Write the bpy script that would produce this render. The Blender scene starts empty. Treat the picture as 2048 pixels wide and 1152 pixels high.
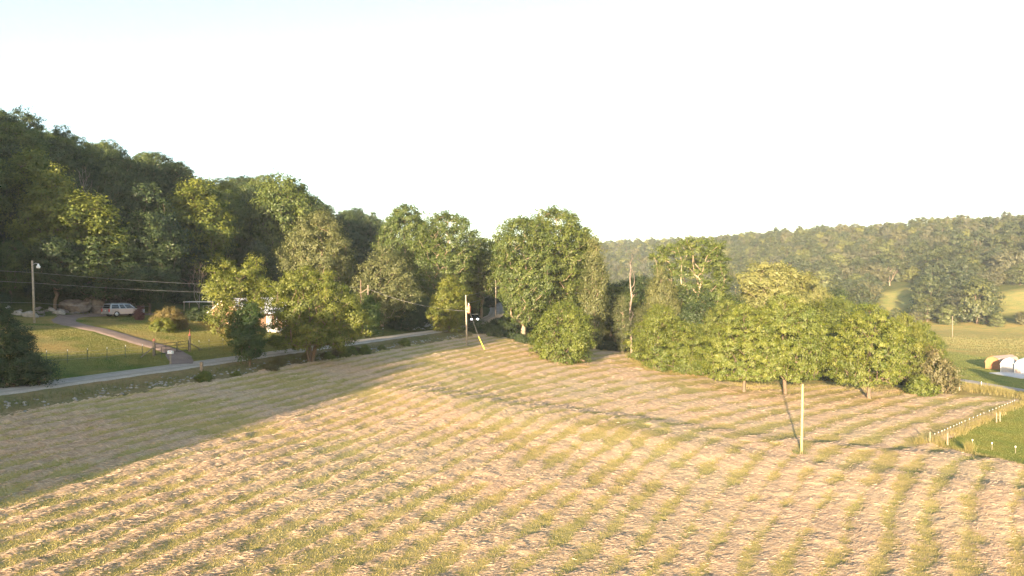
import bpy, bmesh, math, random
import numpy as np
from mathutils import Vector, Matrix

# ------------------------------------------------------------------ camera, sky, sun, exposure
scene = bpy.context.scene
col = scene.collection
FPX, CAMZ, CX, CY = 1430.0, 19.5, 1024.0, 576.0      # focal length in photo pixels, camera height
cam_data = bpy.data.cameras.new('camera')
cam_data.sensor_width = 36.0
cam_data.lens = FPX / 2048.0 * 36.0
cam_data.clip_start = 0.5
cam_data.clip_end = 6000.0
cam = bpy.data.objects.new('camera', cam_data)
col.objects.link(cam)
cam.location = (0, 0, CAMZ)
cam.rotation_euler = (math.radians(90), 0, 0)
scene.camera = cam

SUN_EL, SUN_AZ = 8.0, 18.5                            # light travels 18.5 deg right of the view, along the lane
world = bpy.data.worlds.new('World')
scene.world = world
world.use_nodes = True
wn = world.node_tree
sky = wn.nodes.new('ShaderNodeTexSky')
sky.sky_type = 'NISHITA'
sky.sun_disc = False
sky.sun_elevation = math.radians(SUN_EL)
sky.sun_rotation = math.radians(180 + SUN_AZ)
sky.altitude = 150
sky.air_density = 1.0
sky.dust_density = 1.2
sky.ozone_density = 1.0
wn.links.new(sky.outputs[0], wn.nodes['Background'].inputs[0])
wn.nodes['Background'].inputs[1].default_value = 0.095

sun_data = bpy.data.lights.new('sun', 'SUN')
sun_data.energy = 5.0
sun_data.angle = math.radians(0.6)
sun_data.color = (1.0, 0.77, 0.50)
sun = bpy.data.objects.new('sun', sun_data)
col.objects.link(sun)
_e, _a = math.radians(SUN_EL), math.radians(SUN_AZ)
LDIR = Vector((math.cos(_e) * math.sin(_a), math.cos(_e) * math.cos(_a), -math.sin(_e)))
sun.rotation_euler = LDIR.to_track_quat('-Z', 'Y').to_euler()
sun.location = (-60, -160, 60)

scene.view_settings.view_transform = 'Standard'
scene.view_settings.look = 'None'
scene.view_settings.gamma = 1.0
scene.view_settings.use_curve_mapping = False
scene.view_settings.exposure = 2.58
scene.cycles.use_denoising = True
scene.cycles.max_bounces = 6
scene.cycles.diffuse_bounces = 3
scene.cycles.transmission_bounces = 3
scene.cycles.volume_bounces = 0

rnd = random.Random(7)
NR = np.random.default_rng(11)

# ------------------------------------------------------------------ terrain
def sm(a, b, t):
    t = np.clip((t - a) / (b - a), 0, 1)
    return t * t * (3 - 2 * t)

def _hash(i, j, seed):
    h = (i.astype(np.int64) * 374761393 + j.astype(np.int64) * 668265263 + seed * 1442695041) & 0x7fffffff
    h = ((h ^ (h >> 13)) * 1274126177) & 0x7fffffff
    return ((h ^ (h >> 16)) & 0xffff) / 65535.0

def vnoise(x, y, f=1.0, seed=0):
    x = np.asarray(x, float) * f; y = np.asarray(y, float) * f
    i = np.floor(x); j = np.floor(y)
    u = x - i; v = y - j
    u = u * u * (3 - 2 * u); v = v * v * (3 - 2 * v)
    a = _hash(i, j, seed); b = _hash(i + 1, j, seed); c = _hash(i, j + 1, seed); d = _hash(i + 1, j + 1, seed)
    return (a * (1 - u) + b * u) * (1 - v) + (c * (1 - u) + d * u) * v      # 0..1

def fbm(x, y, f=1.0, seed=0, n=3):
    r = 0; a = 1; t = 0
    for k in range(n):
        r = r + a * vnoise(x, y, f * 2 ** k, seed + 17 * k); t += a; a *= .5
    return r / t

_KS = np.array([-400, -140, -95, -75, -60, -44, -37, -28, -20, -10, -5, -3, 3, 5, 8, 30, 50, 62, 72, 90, 400.])
_KZ = np.array([46, 46, 40, 34, 27, 17, 15.4, 14.9, 14.0, 12.4, 11.2, 10.9, 10.8, 10.1, 9.7, 6.2, 2.9, 1.0, .2, 0, 0.])

def S_of(x, y):
    s = x + 63 - 0.3333 * y
    return s + 0.42 * np.maximum(0, y - 200)

TERR = [np.array([[-30, 82], [-7, 82.5], [13, 83.8], [34, 85.0], [52, 77], [70, 66]]),
        np.array([[-10, 75.5], [-1, 76], [12, 77.4], [25, 76], [40, 70], [55, 60]])]

def polydist(x, y, P):
    """signed distance to a polyline (positive on its far, +y side)"""
    best = np.full(np.shape(x), 1e9); sg = np.zeros(np.shape(x))
    for (ax, ay), (bx, by) in zip(P[:-1], P[1:]):
        dx, dy = bx - ax, by - ay
        L2 = dx * dx + dy * dy
        t = np.clip(((x - ax) * dx + (y - ay) * dy) / L2, 0, 1)
        qx, qy = x - (ax + t * dx), y - (ay + t * dy)
        d = np.hypot(qx, qy)
        c = dx * qy - dy * qx
        m = d < best
        best = np.where(m, d, best); sg = np.where(m, np.sign(c), sg)
    return best * sg

def H(x, y):
    x = np.asarray(x, float); y = np.asarray(y, float)
    s = S_of(x, y)
    z = sum(np.interp(s + d, _KS, _KZ) * w for d, w in ((-2, .25), (0, .5), (2, .25)))
    z = z + 7 * sm(158, 240, y) * (1 - sm(5, 45, s))
    z = z + 12.0 * sm(40, 60, -s) * (1 - sm(35, 90, y))             # out-of-view end of the hill, raised to shade the visible slope
    v = (x - 221) * .79 + (y - 340) * .62                       # far hill on the right
    z = z + np.interp(v, [-60, -20, 40, 120, 330, 420, 1500], [0, 0, 6, 22, 69, 71, 60]) \
        + np.where(v > 0, 4 * (vnoise(x, y, 1 / 70., 5) - .5) * sm(0, 80, v), 0)
    # hay field terraces: a low step that falls away from the low sun
    infield = sm(9, 16, s) * (1 - sm(150, 170, y)) * (1 - sm(90, 110, s))
    for P, A, w in ((TERR[0], .66, 8.0), (TERR[1], .50, 6.0)):
        t = polydist(x, y, P) + 2.4 * (fbm(x, y, 1 / 8., 9) - .5)
        A = A * (.75 + .5 * vnoise(x, y, 1 / 13., 8))
        edge = sm(-22, 0, x) if P is TERR[0] else sm(-2, 14, x)
        z = z + infield * edge * A * (sm(-14, 0, t) - sm(0, w, t))
    z = z + infield * .35 * (fbm(x, y, 1 / 17., 3) - .5)
    return z

def H1(x, y):
    return float(H(np.array([x]), np.array([y]))[0])

def P(px, py, dmin=25., dmax=900.):
    """ground point that the pixel looks at"""
    dx = (px - CX) / FPX; dz = (CY - py) / FPX
    D = np.linspace(dmin, dmax, 6000)
    g = CAMZ + dz * D - H(dx * D, D)
    k = np.argmax(g < 0)
    if g[k] >= 0: k = len(D) - 1
    d = D[k]
    return Vector((dx * d, d, H1(dx * d, d)))

def at(px, D):
    x = (px - CX) / FPX * D
    return Vector((x, D, H1(x, D)))

def inpoly(x, y, poly):
    x = np.asarray(x); y = np.asarray(y)
    r = np.zeros(x.shape, bool); n = len(poly)
    for i in range(n):
        x1, y1 = poly[i][0], poly[i][1]; x2, y2 = poly[(i + 1) % n][0], poly[(i + 1) % n][1]
        if y1 == y2: continue
        c = ((y1 > y) != (y2 > y)) & (x < (x2 - x1) * (y - y1) / (y2 - y1) + x1)
        r ^= c
    return r

# ------------------------------------------------------------------ materials
def new_mat(name):
    m = bpy.data.materials.new(name); m.use_nodes = True
    nt = m.node_tree
    b = nt.nodes['Principled BSDF']
    b.inputs['Specular IOR Level'].default_value = 0.2
    return m, nt, b

def N(nt, t, **kw):
    n = nt.nodes.new(t)
    for k, v in kw.items():
        if k in n.inputs: n.inputs[k].default_value = v
        else: setattr(n, k, v)
    return n

def mixc(nt, fac, a, b, mode='MIX'):
    n = nt.nodes.new('ShaderNodeMix'); n.data_type = 'RGBA'; n.blend_type = mode
    for sock, v in ((n.inputs[0], fac), (n.inputs[6], a), (n.inputs[7], b)):
        if hasattr(v, 'is_linked') or hasattr(v, 'links'): nt.links.new(v, sock)
        else: sock.default_value = v if not isinstance(v, tuple) else (v + (1,))[:4]
    return n.outputs[2]

def ramp(nt, src, stops):
    r = nt.nodes.new('ShaderNodeValToRGB')
    while len(r.color_ramp.elements) < len(stops): r.color_ramp.elements.new(.5)
    for e, (p, c) in zip(r.color_ramp.elements, stops):
        e.position = p; e.color = (c, c, c, 1) if not isinstance(c, tuple) else c + (1,)
    nt.links.new(src, r.inputs[0])
    return r.outputs[0]

def noise(nt, scale, detail=4, rough=.6, vec=None, coord='Object'):
    n = N(nt, 'ShaderNodeTexNoise', Scale=scale, Detail=detail, Roughness=rough)
    if vec is None:
        vec = N(nt, 'ShaderNodeTexCoord').outputs[coord]
    nt.links.new(vec, n.inputs['Vector'])
    return n.outputs['Fac']

def bump(nt, b, h, strength, dist=.05):
    n = N(nt, 'ShaderNodeBump', Strength=strength, Distance=dist)
    nt.links.new(h, n.inputs['Height']); nt.links.new(n.outputs[0], b.inputs['Normal'])

def simple(name, color, rough=.7, metal=0., var=.25, scale=6., bmp=0., bscale=30., spec=.3):
    m, nt, b = new_mat(name)
    f = noise(nt, scale)
    dark = tuple(c * (1 - var) for c in color); lite = tuple(min(1, c * (1 + var)) for c in color)
    c = mixc(nt, ramp(nt, f, [(.3, 0.), (.7, 1.)]), dark, lite)
    nt.links.new(c, b.inputs['Base Color'])
    b.inputs['Roughness'].default_value = rough; b.inputs['Metallic'].default_value = metal
    b.inputs['Specular IOR Level'].default_value = spec
    if bmp: bump(nt, b, noise(nt, bscale), bmp)
    return m

def leaf_mat(name, c1, c2, trans=.35, hue=.5):
    """c1..c2 over the leaves; each tree shifts a little"""
    m = bpy.data.materials.new(name); m.use_nodes = True
    nt = m.node_tree; nt.nodes.remove(nt.nodes['Principled BSDF'])
    out = nt.nodes['Material Output']
    at_ = N(nt, 'ShaderNodeAttribute', attribute_name='tint')
    oi = N(nt, 'ShaderNodeObjectInfo')
    base = mixc(nt, at_.outputs['Fac'], c1, c2)
    dull = mixc(nt, oi.outputs['Random'], (.80, .86, 1.0), (1.2, 1.10, .85))
    c = mixc(nt, hue, base, dull, 'MULTIPLY')
    d = N(nt, 'ShaderNodeBsdfDiffuse'); t = N(nt, 'ShaderNodeBsdfTranslucent'); g = N(nt, 'ShaderNodeBsdfGlossy', Roughness=.55)
    nt.links.new(c, d.inputs[0])
    tc = mixc(nt, 1.0, c, (1.15, 1.2, .6), 'MULTIPLY'); nt.links.new(tc, t.inputs[0])
    mx = nt.nodes.new('ShaderNodeMixShader'); mx.inputs[0].default_value = trans
    nt.links.new(d.outputs[0], mx.inputs[1]); nt.links.new(t.outputs[0], mx.inputs[2])
    m2 = nt.nodes.new('ShaderNodeMixShader'); m2.inputs[0].default_value = .03
    nt.links.new(mx.outputs[0], m2.inputs[1]); nt.links.new(g.outputs[0], m2.inputs[2])
    nt.links.new(m2.outputs[0], out.inputs[0])
    return m

M = {}
M['leaf_oak'] = leaf_mat('leaf_oak', (.060, .092, .012), (.152, .170, .024))
M['leaf_dark'] = leaf_mat('leaf_dark', (.016, .033, .012), (.050, .074, .020), .2)
M['leaf_pale'] = leaf_mat('leaf_pale', (.064, .078, .027), (.142, .152, .056))
M['leaf_yellow'] = leaf_mat('leaf_yellow', (.064, .090, .011), (.155, .166, .024))
M['leaf_young'] = leaf_mat('leaf_young', (.030, .060, .014), (.075, .115, .026))  # green darkened to carry the shade the slim tree stands in
M['leaf_tall'] = leaf_mat('leaf_tall', (.046, .076, .014), (.118, .145, .028))
M['leaf_cedar'] = leaf_mat('leaf_cedar', (.016, .030, .010), (.042, .062, .018), .12)
M['leaf_red'] = leaf_mat('leaf_red', (.060, .022, .022), (.130, .045, .040), .2)
M['leaf_rust'] = leaf_mat('leaf_rust', (.090, .080, .022), (.190, .130, .040), .3)
M['leaf_brown'] = leaf_mat('leaf_brown', (.062, .062, .022), (.140, .118, .046), .2)
M['leaf_far'] = leaf_mat('leaf_far', (.030, .046, .018), (.105, .120, .044), .3, .9)
M['leaf_far_yellow'] = leaf_mat('leaf_far_yellow', (.075, .095, .026), (.165, .175, .058), .3, .7)
M['leaf_far_dull'] = leaf_mat('leaf_far_dull', (.060, .066, .034), (.120, .122, .062), .3, .8)
M['grass_blade'] = leaf_mat('grass_blade', (.165, .160, .036), (.320, .260, .098), .3, 0.)
M['tall_grass'] = leaf_mat('tall_grass', (.120, .125, .030), (.340, .260, .110), .3, 0.)
M['ditch_weed'] = leaf_mat('ditch_weed', (.060, .080, .022), (.180, .170, .065), .3, 0.)
M['hay_straw'] = leaf_mat('hay_straw', (.270, .190, .122), (.570, .422, .300), .2, 0.)
M['bark'] = simple('bark', (.125, .092, .066), .95, var=.4, scale=9, bmp=.6, bscale=14)
M['bark_pale'] = simple('bark_pale', (.25, .195, .14), .95, var=.35, scale=5, bmp=.5, bscale=12)
M['bark_dead'] = simple('bark_dead', (.21, .165, .14), .95, var=.3, scale=5, bmp=.4, bscale=12)
M['bark_light'] = simple('bark_light', (.28, .215, .15), .95, var=.3, scale=5, bmp=.5, bscale=12)
M['pole_wood'] = simple('pole_wood', (.27, .235, .19), .9, var=.25, scale=4, bmp=.3, bscale=20)
M['pole_yellow'] = simple('pole_yellow', (.34, .29, .15), .9, var=.2, scale=4, bmp=.3, bscale=20)
M['post_wood'] = simple('post_wood', (.20, .16, .12), .95, var=.35, scale=6, bmp=.4, bscale=20)
M['steel'] = simple('steel', (.45, .46, .47), .45, .8, var=.1)
M['wire'] = simple('wire', (.24, .24, .25), .5, .3, var=.05)
M['black_pipe'] = simple('black_pipe', (.025, .025, .028), .5, .2, var=.2)
M['tpost_green'] = simple('tpost_green', (.05, .065, .045), .7, var=.2)
M['white_cap'] = simple('white_cap', (.62, .62, .60), .6, var=.04)
M['white_metal'] = simple('white_metal', (.78, .79, .80), .45, var=.05, scale=2)
M['red_paint'] = simple('red_paint', (.55, .17, .11), .5, var=.1)
M['yellow_plastic'] = simple('yellow_plastic', (.78, .60, .06), .5, var=.05)
M['rock'] = simple('rock', (.15, .125, .11), .95, var=.45, scale=1.3, bmp=.9, bscale=4)
M['rock_pale'] = simple('rock_pale', (.25, .235, .215), .95, var=.3, scale=2., bmp=.8, bscale=6)
M['concrete'] = simple('concrete', (.46, .46, .46), .85, var=.06, scale=1.5)
M['brick_tan'] = simple('brick_tan', (.48, .30, .19), .9, var=.18, scale=14, bmp=.2, bscale=30)
M['siding_brown'] = simple('siding_brown', (.36, .17, .08), .8, var=.15, scale=3)
M['siding_white'] = simple('siding_white', (.30, .31, .34), .6, var=.05, scale=3)
M['siding_tan'] = simple('siding_tan', (.40, .33, .30), .7, var=.06, scale=3)
M['roof_brown'] = simple('roof_brown', (.26, .19, .17), .9, var=.15, scale=4)
M['roof_white'] = simple('roof_white', (.50, .50, .52), .4, var=.05, scale=2)
M['trim_white'] = simple('trim_white', (.76, .76, .74), .6, var=.04)
M['dark_glass'] = simple('dark_glass', (.012, .016, .020), .08, var=.1, spec=.6)
M['silver_paint'] = simple('silver_paint', (.27, .29, .325), .32, .45, var=.03, spec=.5)
M['black_paint'] = simple('black_paint', (.010, .010, .012), .25, var=.05, spec=.5)
M['tyre'] = simple('tyre', (.018, .018, .018), .9, var=.2)
M['rim'] = simple('rim', (.62, .62, .64), .35, .7, var=.05)
M['tail_red'] = simple('tail_red', (.45, .02, .02), .3, var=.1)
M['plastic_dark'] = simple('plastic_dark', (.05, .05, .055), .6, var=.1)
M['dark_mesh'] = simple('dark_mesh', (.03, .032, .035), .8, var=.3)
M['carport_roof'] = simple('carport_roof', (.40, .41, .42), .6, var=.1)
m, nt, b = new_mat('headlamp')
b.inputs['Base Color'].default_value = (.9, .92, 1, 1)
b.inputs['Emission Color'].default_value = (.95, .97, 1, 1); b.inputs['Emission Strength'].default_value = 6.
M['headlamp'] = m

# ground: colour of each patch of land comes with the mesh, grain from noise
m, nt, b = new_mat('ground')
ca = N(nt, 'ShaderNodeAttribute', attribute_name='land')
f1 = noise(nt, .22, 5, .62); f2 = noise(nt, 2.6, 4, .7); f3 = noise(nt, 14, 3, .7)
c = mixc(nt, ramp(nt, f1, [(.36, 0.), (.64, 1.)]), (.80, .92, .84), (1.22, 1.06, 1.0))
c = mixc(nt, 1.0, ca.outputs['Color'], c, 'MULTIPLY')
c2 = mixc(nt, ramp(nt, f2, [(.3, 0.), (.7, 1.)]), (.72, .74, .70), (1.25, 1.22, 1.2))
c = mixc(nt, 1.0, c, c2, 'MULTIPLY')
c3 = mixc(nt, ramp(nt, f3, [(.3, 0.), (.7, 1.)]), (.80, .80, .80), (1.2, 1.2, 1.2))
c = mixc(nt, 1.0, c, c3, 'MULTIPLY')
nt.links.new(c, b.inputs['Base Color']); b.inputs['Roughness'].default_value = 1; b.inputs['Specular IOR Level'].default_value = 0
bump(nt, b, f2, .35, .10)
M['ground'] = m

# mown hay field: straw where the swaths lie, stubble and regrowth between
m, nt, b = new_mat('hayfield')
hay = N(nt, 'ShaderNodeAttribute', attribute_name='hay').outputs['Fac']
rowv = N(nt, 'ShaderNodeAttribute', attribute_name='rowco').outputs['Vector']
mp = N(nt, 'ShaderNodeMapping'); mp.inputs['Scale'].default_value = (1.6, 6.0, 1.0); mp.inputs['Rotation'].default_value = (0, 0, -.35)
nt.links.new(rowv, mp.inputs['Vector'])
fs = noise(nt, 1.0, 5, .72, mp.outputs[0])
fa = noise(nt, .5, 5, .65); fb = noise(nt, 4.0, 5, .75); fc = noise(nt, .09, 3, .5)
grass = mixc(nt, ramp(nt, fa, [(.34, 0.), (.66, 1.)]), (.205, .188, .046), (.350, .270, .110))
grass = mixc(nt, ramp(nt, fb, [(.35, 0.), (.7, .6)]), grass, (.40, .30, .17))
straw = mixc(nt, ramp(nt, fs, [(.30, 0.), (.66, 1.)]), (.270, .190, .120), (.540, .400, .280))
ad = N(nt, 'ShaderNodeMath', operation='ADD'); nt.links.new(hay, ad.inputs[0])
fd = noise(nt, 11, 3, .7); fm = N(nt, 'ShaderNodeMath', operation='ADD'); nt.links.new(fb, fm.inputs[0]); nt.links.new(fd, fm.inputs[1])
sc = N(nt, 'ShaderNodeMath', operation='MULTIPLY_ADD'); nt.links.new(fm.outputs[0], sc.inputs[0]); sc.inputs[1].default_value = 1.5; sc.inputs[2].default_value = -1.5
nt.links.new(sc.outputs[0], ad.inputs[1])
k = ramp(nt, ad.outputs[0], [(.30, 0.), (.72, 1.)])
c = mixc(nt, k, grass, straw)
c4 = mixc(nt, ramp(nt, fc, [(.35, 0.), (.65, 1.)]), (.90, .97, .94), (1.10, 1.03, 1.0))
c = mixc(nt, 1.0, c, c4, 'MULTIPLY')
nt.links.new(c, b.inputs['Base Color']); b.inputs['Roughness'].default_value = 1; b.inputs['Specular IOR Level'].default_value = 0
hh = N(nt, 'ShaderNodeMath', operation='ADD'); nt.links.new(fs, hh.inputs[0]); nt.links.new(fb, hh.inputs[1])
bump(nt, b, hh.outputs[0], .55, .09)
M['hayfield'] = m

def gravel(name, ca_, cb_, rut=None):
    m, nt, b = new_mat(name)
    f = noise(nt, .8, 5, .7); g = noise(nt, 9, 3, .7)
    c = mixc(nt, ramp(nt, f, [(.3, 0.), (.7, 1.)]), ca_, cb_)
    c = mixc(nt, 1.0, c, mixc(nt, ramp(nt, g, [(.3, 0.), (.7, 1.)]), (.82, .82, .82), (1.16, 1.16, 1.16)), 'MULTIPLY')
    if rut:
        ac = N(nt, 'ShaderNodeAttribute', attribute_name='across').outputs['Fac']
        jn = N(nt, 'ShaderNodeMath', operation='MULTIPLY_ADD'); nt.links.new(noise(nt, 1.2, 3), jn.inputs[0]); jn.inputs[1].default_value = .28; nt.links.new(ac, jn.inputs[2])
        k = ramp(nt, jn.outputs[0], [(.10, .7), (.22, 0.), (.36, 0.), (.60, .55), (.86, 0.)])
        c = mixc(nt, k, c, rut)
    nt.links.new(c, b.inputs['Base Color']); b.inputs['Roughness'].default_value = 1; b.inputs['Specular IOR Level'].default_value = .05
    bump(nt, b, g, .3, .03)
    return m
M['road'] = gravel('road', (.29, .255, .215), (.40, .350, .295), (.20, .18, .13))
M['driveway'] = gravel('driveway', (.170, .128, .108), (.250, .190, .160))
M['lane'] = gravel('lane', (.24, .23, .225), (.31, .295, .285))
M['lawn_blade'] = leaf_mat('lawn_blade', (.115, .122, .030), (.260, .215, .085), .3, 0.)
M['pen_blade'] = leaf_mat('pen_blade', (.140, .160, .034), (.255, .245, .068), .3, 0.)

# ------------------------------------------------------------------ mesh helpers
def mesh_arrays(name, verts, faces, mats, smooth=False, matidx=None, tint=None):
    """verts (n,3), faces (m,k) arrays -> mesh"""
    verts = np.asarray(verts, np.float32); faces = np.asarray(faces, np.int32)
    me = bpy.data.meshes.new(name)
    nf, k = faces.shape
    me.vertices.add(len(verts)); me.vertices.foreach_set('co', verts.ravel())
    me.loops.add(nf * k); me.loops.foreach_set('vertex_index', faces.ravel())
    me.polygons.add(nf)
    me.polygons.foreach_set('loop_start', np.arange(0, nf * k, k, dtype=np.int32))
    me.polygons.foreach_set('loop_total', np.full(nf, k, np.int32))
    if smooth: me.polygons.foreach_set('use_smooth', np.ones(nf, bool))
    for m_ in mats: me.materials.append(m_)
    if matidx is not None: me.polygons.foreach_set('material_index', np.asarray(matidx, np.int32))
    if tint is not None:
        a = me.attributes.new('tint', 'FLOAT', 'FACE'); a.data.foreach_set('value', np.asarray(tint, np.float32))
    me.update(calc_edges=True)
    return me

def link(name, data, parent=None, loc=None, label=None, cat=None, group=None, kind=None):
    o = bpy.data.objects.new(name, data)
    col.objects.link(o)
    if parent is not None: o.parent = parent
    if loc is not None: o.location = loc
    if label: o['label'] = label
    if cat: o['category'] = cat
    if group: o['group'] = group
    if kind: o['kind'] = kind
    return o

def thing(name, loc, label, cat, rz=0., group=None):
    o = link(name, None, None, loc, label, cat, group)
    o.empty_display_size = .3
    o.rotation_euler = (0, 0, rz)
    return o

class MB:
    """collects boxes, tubes and polygons, then becomes one mesh object"""
    def __init__(s): s.v = []; s.f = []
    def add(s, vs, fs):
        n = len(s.v); s.v += [tuple(q) for q in vs]; s.f += [tuple(i + n for i in f) for f in fs]; return s
    def box(s, c, d, rz=0., taper=1.):
        x, y, z = (q / 2 for q in d); ca, sa = math.cos(rz), math.sin(rz)
        vs = []
        for k, t in ((-1, 1.), (1, taper)):
            for a, b_ in ((-1, -1), (1, -1), (1, 1), (-1, 1)):
                X, Y = a * x * t, b_ * y * t
                vs.append((c[0] + X * ca - Y * sa, c[1] + X * sa + Y * ca, c[2] + k * z))
        return s.add(vs, [(3, 2, 1, 0), (4, 5, 6, 7), (0, 1, 5, 4), (1, 2, 6, 5), (2, 3, 7, 6), (3, 0, 4, 7)])
    def tube(s, pts, radii, n=6, cap=True):
        pts = [Vector(p) for p in pts]
        if not hasattr(radii, '__len__'): radii = [radii] * len(pts)
        rings = []
        for i, p in enumerate(pts):
            d = (pts[min(i + 1, len(pts) - 1)] - pts[max(i - 1, 0)]).normalized()
            a = d.orthogonal().normalized() if abs(d.z) < .95 else Vector((1, 0, 0))
            a = (a - d * a.dot(d)).normalized()
            if abs(d.z) < .95:
                a = d.cross(Vector((0, 0, 1))).normalized()
            b_ = d.cross(a)
            rings.append([p + (a * math.cos(2 * math.pi * k / n) + b_ * math.sin(2 * math.pi * k / n)) * radii[i] for k in range(n)])
        vs = [q for r in rings for q in r]; fs = []
        for i in range(len(rings) - 1):
            for k in range(n):
                fs.append((i * n + k, i * n + (k + 1) % n, (i + 1) * n + (k + 1) % n, (i + 1) * n + k))
        if cap:
            fs.append(tuple(range(n - 1, -1, -1))); fs.append(tuple((len(rings) - 1) * n + k for k in range(n)))
        return s.add(vs, fs)
    def prism(s, poly, y0, y1, axis='y'):
        """extrude an (x,z) outline from y0 to y1"""
        n = len(poly)
        vs = [(p[0], y0, p[1]) for p in poly] + [(p[0], y1, p[1]) for p in poly]
        return s.add(vs, [tuple(range(n)), tuple(range(2 * n - 1, n - 1, -1))] + [(i, i + n, (i + 1) % n + n, (i + 1) % n) for i in range(n)])
    def mesh(s, name, mat, smooth=False, bevel=0.):
        me = bpy.data.meshes.new(name); me.from_pydata(s.v, [], s.f); me.materials.append(mat)
        bm = bmesh.new(); bm.from_mesh(me); bmesh.ops.recalc_face_normals(bm, faces=bm.faces)
        if bevel: bmesh.ops.bevel(bm, geom=bm.edges[:], offset=bevel, segments=2, affect='EDGES', profile=.6)
        bm.to_mesh(me); bm.free()
        if smooth: me.polygons.foreach_set('use_smooth', np.ones(len(me.polygons), bool))
        return me
    def build(s, name, mat, parent=None, smooth=False, bevel=0., **kw):
        return link(name, s.mesh(name, mat, smooth, bevel), parent, **kw)

def copy_tree(o, parent=None):
    c = o.copy(); col.objects.link(c); c.parent = parent
    for ch in o.children: copy_tree(ch, c)
    return c

# ------------------------------------------------------------------ the land
FENCE_A, FENCE_B = P(1860, 888), P(2046, 806)
FIELD = [(-75, -20), (-52.0, 0)] + [(6.7 - 63 + .3333 * y, y) for y in (20, 50, 80, 110, 130, 145, 152)] + \
        [tuple(P(a, c)[:2]) for a, c in ((1010, 676), (1060, 690), (1085, 700), (1160, 698), (1230, 702), (1268, 708), (1282, 738), (1345, 748), (1405, 752), (1480, 770), (1650, 772), (1850, 785), (2036, 799))] + \
        [tuple(FENCE_B[:2]), (52.6, 88.6), (53.2, 84), (54.6, 75), (62, 55), (75, 20), (60, -20)]
PEN = [(53.6, 89.4), (100, 134), (150, 134), (150, 20), (76, 20), (63, 55), (55.6, 75), (54.2, 84)]
SHEDLAWN = [tuple(P(a, c)[:2]) for a, c in ((1800, 770), (1912, 771), (2060, 797))] + [(140, 120), (190, 190), (165, 195)] + [tuple(P(a, c)[:2]) for a, c in ((1960, 712), (1880, 702), (1780, 700))]
MEADOW1 = [tuple(P(a, c)[:2]) for a, c in ((1745, 615), (1770, 585), (1840, 572), (1850, 610), (1800, 630))]
MEADOW2 = [tuple(P(a, c)[:2]) for a, c in ((1978, 628), (1986, 592), (2040, 580), (2100, 578), (2100, 632))]
CLEAR = [(1760, 1854, 612, P(1800, 576).y), (1982, 2110, 616, P(2030, 580).y)]

def axis(segs):
    r = []
    for a, b_, st in segs: r += list(np.arange(a, b_, st))
    return np.array(r + [segs[-1][1]])
gx = axis([(-3000, -600, 300), (-600, -200, 40), (-200, -95, 5), (-95, 115, .7), (115, 240, 4), (240, 900, 15), (900, 3000, 200)])
gy = axis([(-600, -100, 50), (-100, 28, 4), (28, 178, .7), (178, 300, 3), (300, 1000, 12), (1000, 4000, 250)])
GX, GY = np.meshgrid(gx, gy)
GZ = H(GX, GY)
S = S_of(GX, GY)
V = (GX - 221) * .79 + (GY - 340) * .62
landc = np.zeros(GX.shape + (3,))
def paint(mask, c):
    landc[mask] = c
def blend(w, c):
    landc[:] = landc * (1 - w[..., None]) + np.array(c) * w[..., None]
n1 = fbm(GX, GY, 1 / 9., 21); n2 = fbm(GX, GY, 1 / 3.5, 22); jit = 1.6 * (fbm(GX, GY, 1 / 2.2, 23) - .5)
landc[:] = (.075, .085, .035)                                   # woodland floor and rough ground
blend(sm(-38.5, -36.5, S + 2 * jit) * (1 - sm(-2, 0, S)) * (1 - sm(128, 140, GY)), (.150, .148, .046))          # yard lawn
yard = (S > -37) & (S < -3) & (GY < 130)
blend(np.where(yard, sm(.52, .66, n1), 0), (.240, .190, .080))  # dry patches
blend(np.where((S > -37) & (S < 0) & (GY < 130), sm(.58, .75, n2), 0), (.095, .125, .035))
blend(sm(-1, 1, S + jit) * (1 - sm(6, 9, S + 2 * jit)) * (GY < 175), (.170, .140, .075))                       # roadside ditch
blend(sm(7, 8.5, S) * (GY < 165) * (1 - sm(120, 200, GX)), (.240, .200, .085))                               # rough grass round the field
blend(np.where(inpoly(GX, GY, SHEDLAWN), 1., 0), (.175, .190, .058))
blend(np.where((GX > 60) & (S > 110) & (GY > 178 + 0 * jit) & (V < 12) & ~inpoly(GX, GY, SHEDLAWN), 1., 0), (.270, .230, .085))
blend(np.where(inpoly(GX, GY, PEN), 1., 0), (.190, .195, .050))
blend(sm(10, 25, V), (.075, .085, .032))
blend(np.where(inpoly(GX, GY, MEADOW1), 1., 0), (.230, .225, .080))
blend(np.where(inpoly(GX, GY, MEADOW2), 1., 0), (.240, .225, .085))
infield = inpoly(GX, GY, FIELD)
GZ2 = np.where(infield, GZ - .12, GZ)
nv = GX.shape
idx = np.arange(nv[0] * nv[1]).reshape(nv)
quads = np.stack([idx[:-1, :-1], idx[:-1, 1:], idx[1:, 1:], idx[1:, :-1]], -1).reshape(-1, 4)
me = mesh_arrays('ground', np.stack([GX, GY, GZ2], -1).reshape(-1, 3), quads, [M['ground']], True)
a = me.attributes.new('land', 'FLOAT_COLOR', 'POINT')
a.data.foreach_set('color', np.concatenate([landc.reshape(-1, 3), np.ones((landc.size // 3, 1))], 1).astype(np.float32).ravel())
link('ground', me, kind='structure')

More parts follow.
